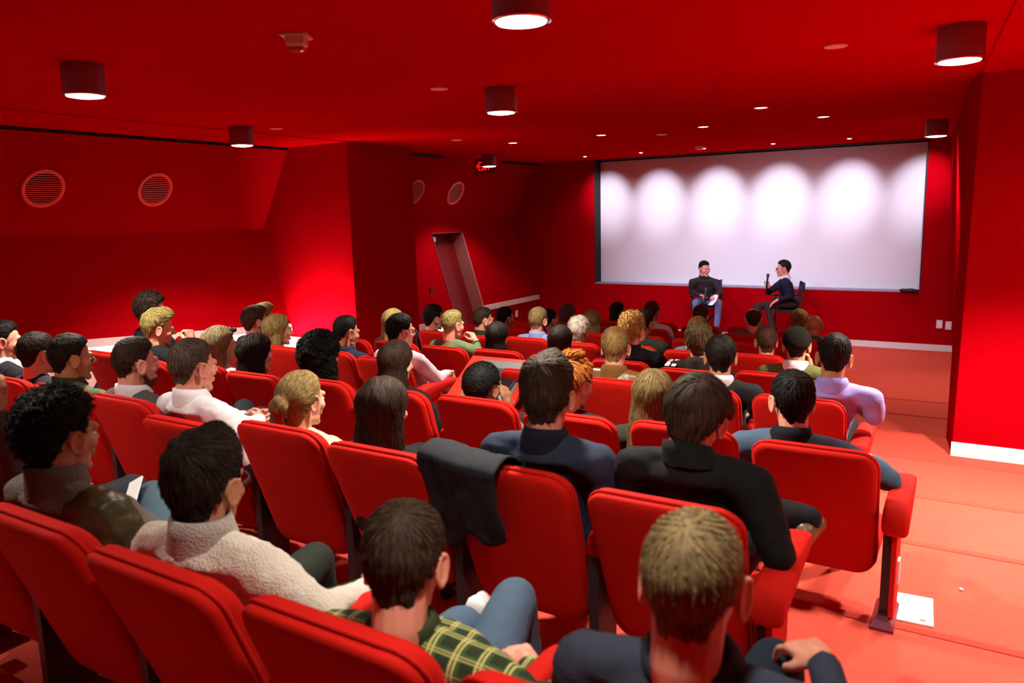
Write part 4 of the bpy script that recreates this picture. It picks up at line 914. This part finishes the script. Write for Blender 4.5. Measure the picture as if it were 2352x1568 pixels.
# ------------------------------------------------------------------ stage: director chairs and guests
BWOOD = mat('black_wood', (.012, .010, .012), .45, var=.2, vscale=30); CANVAS = mat('black_canvas', (.015, .014, .018), .9, bump=.3, bscale=300)
def director(x, y, rz, lab, sh=.64):
    e = empty('director_chair', (x, y, STAGE), rz, label=lab, category='chair', group='black director chairs on stage')
    w, d = .245, .20
    for s in (-1, 1):
        meshobj('side_rail', Geo().bar((s*w, -d, sh), (s*w, d, sh), .03, .045), BWOOD, e); meshobj('foot_rail', Geo().bar((s*w, -d-.02, .02), (s*w, d+.02, .02), .03, .04), BWOOD, e)
        meshobj('back_post', Geo().bar((s*w, -d+.03, sh), (s*w, -d-.03, sh+.45), .028, .028), BWOOD, e)
        meshobj('arm_post', Geo().bar((s*w, d-.04, sh), (s*w, d-.04, sh+.21), .026, .026), BWOOD, e)
        meshobj('armrest', Geo().bar((s*w, -d, sh+.22), (s*w, d+.04, sh+.22), .055, .022), BWOOD, e)
    for yy in (-d, d):
        for s in (-1, 1): meshobj('cross_leg', Geo().bar((-s*w, yy+.012*s, .04), (s*w, yy+.012*s, sh-.02), .022, .034, (0, 1, 0)), BWOOD, e)
    meshobj('footrest', Geo().bar((-w, d+.06, .24), (w, d+.06, .24), .10, .02), BWOOD, e)
    for s in (-1, 1): meshobj('footrest_arm', Geo().bar((s*w, d-.02, .28), (s*w, d+.08, .23), .02, .03), BWOOD, e)
    g = Geo(); g.rings([[(x_, -d+.02+2*(d-.02)*j/6, sh+.02-.025*math.sin(math.pi*(x_/w+1)/2)) for j in range(7)]+[(x_, d-.02-2*(d-.02)*j/6, sh+.012-.025*math.sin(math.pi*(x_/w+1)/2)) for j in range(7)] for x_ in [-w+2*w*i/8 for i in range(9)]]); meshobj('seat_canvas', g, CANVAS, e)
    g = Geo(); g.rings([[(x_, -d-.005-.03*math.cos(x_/w*1.4)-.035*(z/.5), sh+z) for z in (.26, .35, .44)]+[(x_, -d-.012-.03*math.cos(x_/w*1.4)-.035*(z/.5), sh+z) for z in (.44, .35, .26)] for x_ in [-w+2*w*i/8 for i in range(9)]]); meshobj('back_canvas', g, CANVAS, e)
    return e
y1, y2 = math.atan2(-.27, -.96), math.atan2(.96, -.28)
director(-4.04, 12.98, y1, 'black tall folding director chair under the guest on the left')
director(-2.70, 13.02, y2, 'black tall folding director chair under the guest on the right')
def place(c, yw_, x, y, z): return Matrix.Translation(c) @ Matrix.Rotation(yw_, 4, 'Z') @ V(x, y, z)
c1 = V(-4.02, 12.98, STAGE)
person('guest in a dark bomber jacket and jeans holding a microphone and papers', (-4.03, 12.80, -1.0), place(c1, y1, 0, -.06, .74), yw=math.atan2(-.80, -.60), tyaw=y1, pt=.08, hair=('fade', '0b090b'), skin='rosy', top=('cloth', '2d2827'), collar='1a1718', legs='66749a', floor=STAGE, seed=71, nd=.135, sdrop=.10, dens=1.5, vox=.015, shoes='15121a', wr=.006, k=.98,
       knees={1: place(c1, y1, .19, .34, .74), -1: place(c1, y1, -.19, .34, .74)}, ankles={1: place(c1, y1, .15, .33, .35), -1: place(c1, y1, -.17, .33, .35)},
       arms={1: (V(-4.26, 12.85, -1.40), V(-4.02, 12.60, -1.43), (.85, -.4, 0), (.2, -.2, -1), .9), -1: (V(-3.74, 12.80, -1.39), V(-3.74, 12.56, -1.42), (-.3, -.7, -.2), (-.5, .1, -1), .8)})
c2 = V(-2.70, 13.02, STAGE)
person('guest in a navy sweater and brown trousers with a microphone, legs crossed', (-2.76, 12.95, -.985), place(c2, y2, 0, -.06, .74), yw=math.atan2(.96, -.28), tyaw=y2, pt=.03, hair=('short', '1d1513'), skin='rosy', top=('cloth', '171a2b'), collar='d2cdd6', legs='33241d', floor=STAGE, seed=72, nd=.14, sdrop=.095, dens=1.5, vox=.015, shoes='120d0c', glasses=True, wr=.005, k=.98,
       knees={1: V(-3.12, 12.74, -1.60), -1: V(-2.93, 12.66, -1.56)}, ankles={1: V(-3.02, 12.66, -1.92), -1: V(-2.83, 12.62, -1.90)},
       arms={1: (V(-2.95, 12.78, -1.36), V(-2.90, 12.60, -1.26), (-.1, -.15, 1), (-1, .1, 0), 1.0), -1: (V(-2.60, 12.78, -1.42), V(-2.76, 12.62, -1.46), (-.65, -.2, -.45), (-.3, 0, -1), .25)})
def micro(top, bot, lab):
    top, bot = Vector(top), Vector(bot); d = (top-bot).normalized()
    e = empty('microphone', bot, label=lab, category='microphone', group='handheld microphones')
    meshobj('handle', Geo().tube([V(0, 0, 0), (top-bot)-d*.05], [.012, .018], 12), BLACKM, e, True)
    meshobj('grille_head', Geo().ell((top-bot)-d*.022, (.026, .026, .03)), DARKGREY, e, True)
    meshobj('ring', Geo().tube([(top-bot)-d*.052, (top-bot)-d*.042], .021, 12), CHROME, e)
micro((-2.905, 12.545, -1.04), (-2.925, 12.545, -1.27), 'black microphone held up by the guest in the navy sweater')
micro((-3.90, 12.50, -1.29), (-3.92, 12.52, -1.53), 'black microphone held low by the guest in the bomber jacket')
g = Geo(); R_ = []
for i in range(7):
    t = i/6; R_.append([(-3.76-.10*t+.02*math.sin(t*3), 12.50-.02*t, -1.40-.17*t), (-3.68-.10*t+.02*math.sin(t*3), 12.47-.02*t, -1.405-.17*t), (-3.68-.10*t+.02*math.sin(t*3), 12.473-.02*t, -1.402-.17*t), (-3.76-.10*t+.02*math.sin(t*3), 12.503-.02*t, -1.397-.17*t)])
g.rings(R_); meshobj('paper_sheets', g, PAPER, label='folded white papers in the hand of the guest in the bomber jacket', category='paper')

# ------------------------------------------------------------------ console desk between the seats
e = empty('console_desk', (-2.80, 4.3, RF[3]), label='red sloping console desk among the seats', category='desk')
def dz(y): return RF[3]+.60+(y-4.10)*.66
g = Geo(); L0, R0_ = -3.06, -2.52; vs = []
for x_ in (L0, R0_):
    for y_, o_ in ((3.98, 0), (4.40, 0), (4.40, -.03), (3.98, -.03)): vs.append((x_+2.80, y_-4.3, dz(y_)+o_-RF[3]))
g.add(vs, [(0, 1, 2, 3), (7, 6, 5, 4), (0, 4, 5, 1), (1, 5, 6, 2), (2, 6, 7, 3), (3, 7, 4, 0)]); meshobj('desk_top', g, mat('desk_red', (.70, .03, .012), .4), e)
meshobj('desk_body', Geo().box((L0+.02+2.80, 4.02-4.3, -.12), (R0_-.02+2.80, 4.36-4.3, .50)), RED, e)
g = Geo(); vs = []
for x_ in (L0+.11, R0_-.05):
    for y_, o_ in ((3.98, .002), (4.365, .002), (4.365, .008), (3.98, .008)): vs.append((x_+2.80, y_-4.3, dz(y_)+o_-RF[3]))
g.add(vs, [(0, 1, 2, 3), (7, 6, 5, 4), (0, 4, 5, 1), (1, 5, 6, 2), (2, 6, 7, 3), (3, 7, 4, 0)]); meshobj('grey_mat', g, mat('desk_grey', (.12, .145, .15), .5), e)
e = empty('control_tablet', (-2.72, 4.22, dz(4.22)+.012), label='dark control tablet lying on the console desk', category='tablet')
sl = math.atan(.66)
t_ = meshobj('case', Geo().box((-.13, -.09, 0), (.13, .09, .015)), DARKGREY, e); t_.rotation_euler = (sl, 0, 0)
t_ = meshobj('display', Geo().box((-.12, -.08, .015), (.12, .08, .017)), BLACKM, e); t_.rotation_euler = (sl, 0, 0)
# ------------------------------------------------------------------ jacket draped over the seat back (second row)
def drape(name, x0, x1, ytop, ztop, front, back_l, back_r, m, lab, seed):
    NX, NV = 26, 34; off = V(seed, seed*2, 0); top = []; 
    for i in range(NX+1):
        u = i/NX; x = x0+(x1-x0)*u; lb = back_l+(back_r-back_l)*u+.03*math.sin(u*9); col = []
        for j in range(NV+1):
            v = j/NV; s = v*(front+.16+lb)
            if s < front: p = V(x, ytop+.125+.01, ztop-front+s)
            elif s < front+.16:
                a = (s-front)/.16*math.pi; p = V(x, ytop+.055+.078*math.cos(a), ztop+.028*math.sin(a))
            else:
                q = s-front-.16; p = V(x+.05*(u-.5)*q*-1.2, ytop-.022+RECL*q*.9, ztop-q)
            bend = .055*((x-(-1.328))/.245)**2
            p.y += min(.06, bend)
            n_ = noise.noise(V(x*9, q*1.5 if s > front+.16 else v*2, 0)+off)*.034+noise.noise(V(x*20+v*9, v*5, 3)+off)*.014
            p.y -= abs(n_)+(.004 if s > front else -.02); p.z += n_*.3; p.x += noise.noise(V(v*5, u*3, 7)+off)*.018
            col.append(p)
        top.append(col)
    bm = bmesh.new(); vv = [[bm.verts.new(p) for p in c] for c in top]
    for i in range(NX):
        for j in range(NV): bm.faces.new((vv[i][j], vv[i+1][j], vv[i+1][j+1], vv[i][j+1]))
    bmesh.ops.recalc_face_normals(bm, faces=bm.faces)
    bmesh.ops.solidify(bm, geom=bm.faces[:], thickness=.008)
    return meshobj(name, bm, m, None, True, label=lab, category='jacket')
drape('jacket', -1.655, -1.295, RY[1], RF[1]+.776, .12, .36, .24, garment('20242a', 'cloth'), 'dark grey jacket draped over a red seat back left of the navy shirt', 3.3)
# bracelet, shoes, sunglasses, papers and bits
e = meshobj('bracelet', Geo().tube([V(-3.895+.034*math.cos(a), 5.655+.034*math.sin(a), -1.135+.02*math.cos(a)) for a in [2*math.pi*j/20 for j in range(20)]], .005, 6, closed=True), mat('bracelet_metal', (.6, .5, .4), .35, metal=.8), None, True, label='thin pale bracelet on the raised wrist', category='bracelet')
g = Geo()
g.tube([(-4.455, 3.40, -.745), (-4.425, 3.415, -.735), (-4.395, 3.42, -.735), (-4.365, 3.415, -.742)], .007, 8)
for x_ in (-4.43, -4.385): g.ell((x_, 3.42, -.738), (.024, .012, .018))
meshobj('sunglasses', g, BLACKM, None, True, label='dark sunglasses resting on the head of the person in the white top', category='sunglasses')
# leaflet on the aisle floor
e = empty('leaflet', (-.152, 3.60, RF[3]+.0), .06, label='white printed leaflet lying on the aisle carpet', category='leaflet')
meshobj('sheet', Geo().box((-.072, -.13, .001), (.072, .13, .008)), PAPER, e)
meshobj('print', Geo().box((-.045, -.05, .0081), (.04, .07, .0084)), mat('print_grey', (.66, .66, .70), .7), e)
meshobj('stamp', Geo().box((.02, -.11, .0081), (.042, -.085, .0084)), mat('print_red', (.55, .12, .12), .7), e)
g = Geo(); g.ell((.02, 3.9, RF[3]+.006), (.009, .007, .006)); meshobj('paper_scrap', g, PAPER, label='tiny white scrap on the aisle carpet', category='scrap')
e = empty('booklet', (-2.66, 1.56, -1.0), .5, label='thin white booklet on the lap of the person in the grey turtleneck', category='booklet')
b_ = meshobj('pages', Geo().box((-.03, -.075, 0), (.03, .075, .006)), PAPER, e); b_.rotation_euler = (.5, -.5, 0)
# dark jacket lying over the armrest at the far left
g = Geo(); g.cap((-6.33, 3.75, -1.14), .09, (-6.20, 3.62, -1.18), .10); g.cap((-6.20, 3.62, -1.18), .10, (-5.98, 3.45, -1.30), .07); g.cap((-6.30, 3.7, -1.16), .07, (-6.30, 3.5, -1.40), .06)
meshobj('jacket', remesh(g, .014, 2, wr=.012, wscale=12, seed=4), garment('1a1a1f', 'leather'), label='black jacket heaped over the leftmost armrest, under the glowing strip', category='jacket')

bpy.data.scenes.remove(SCRATCH)
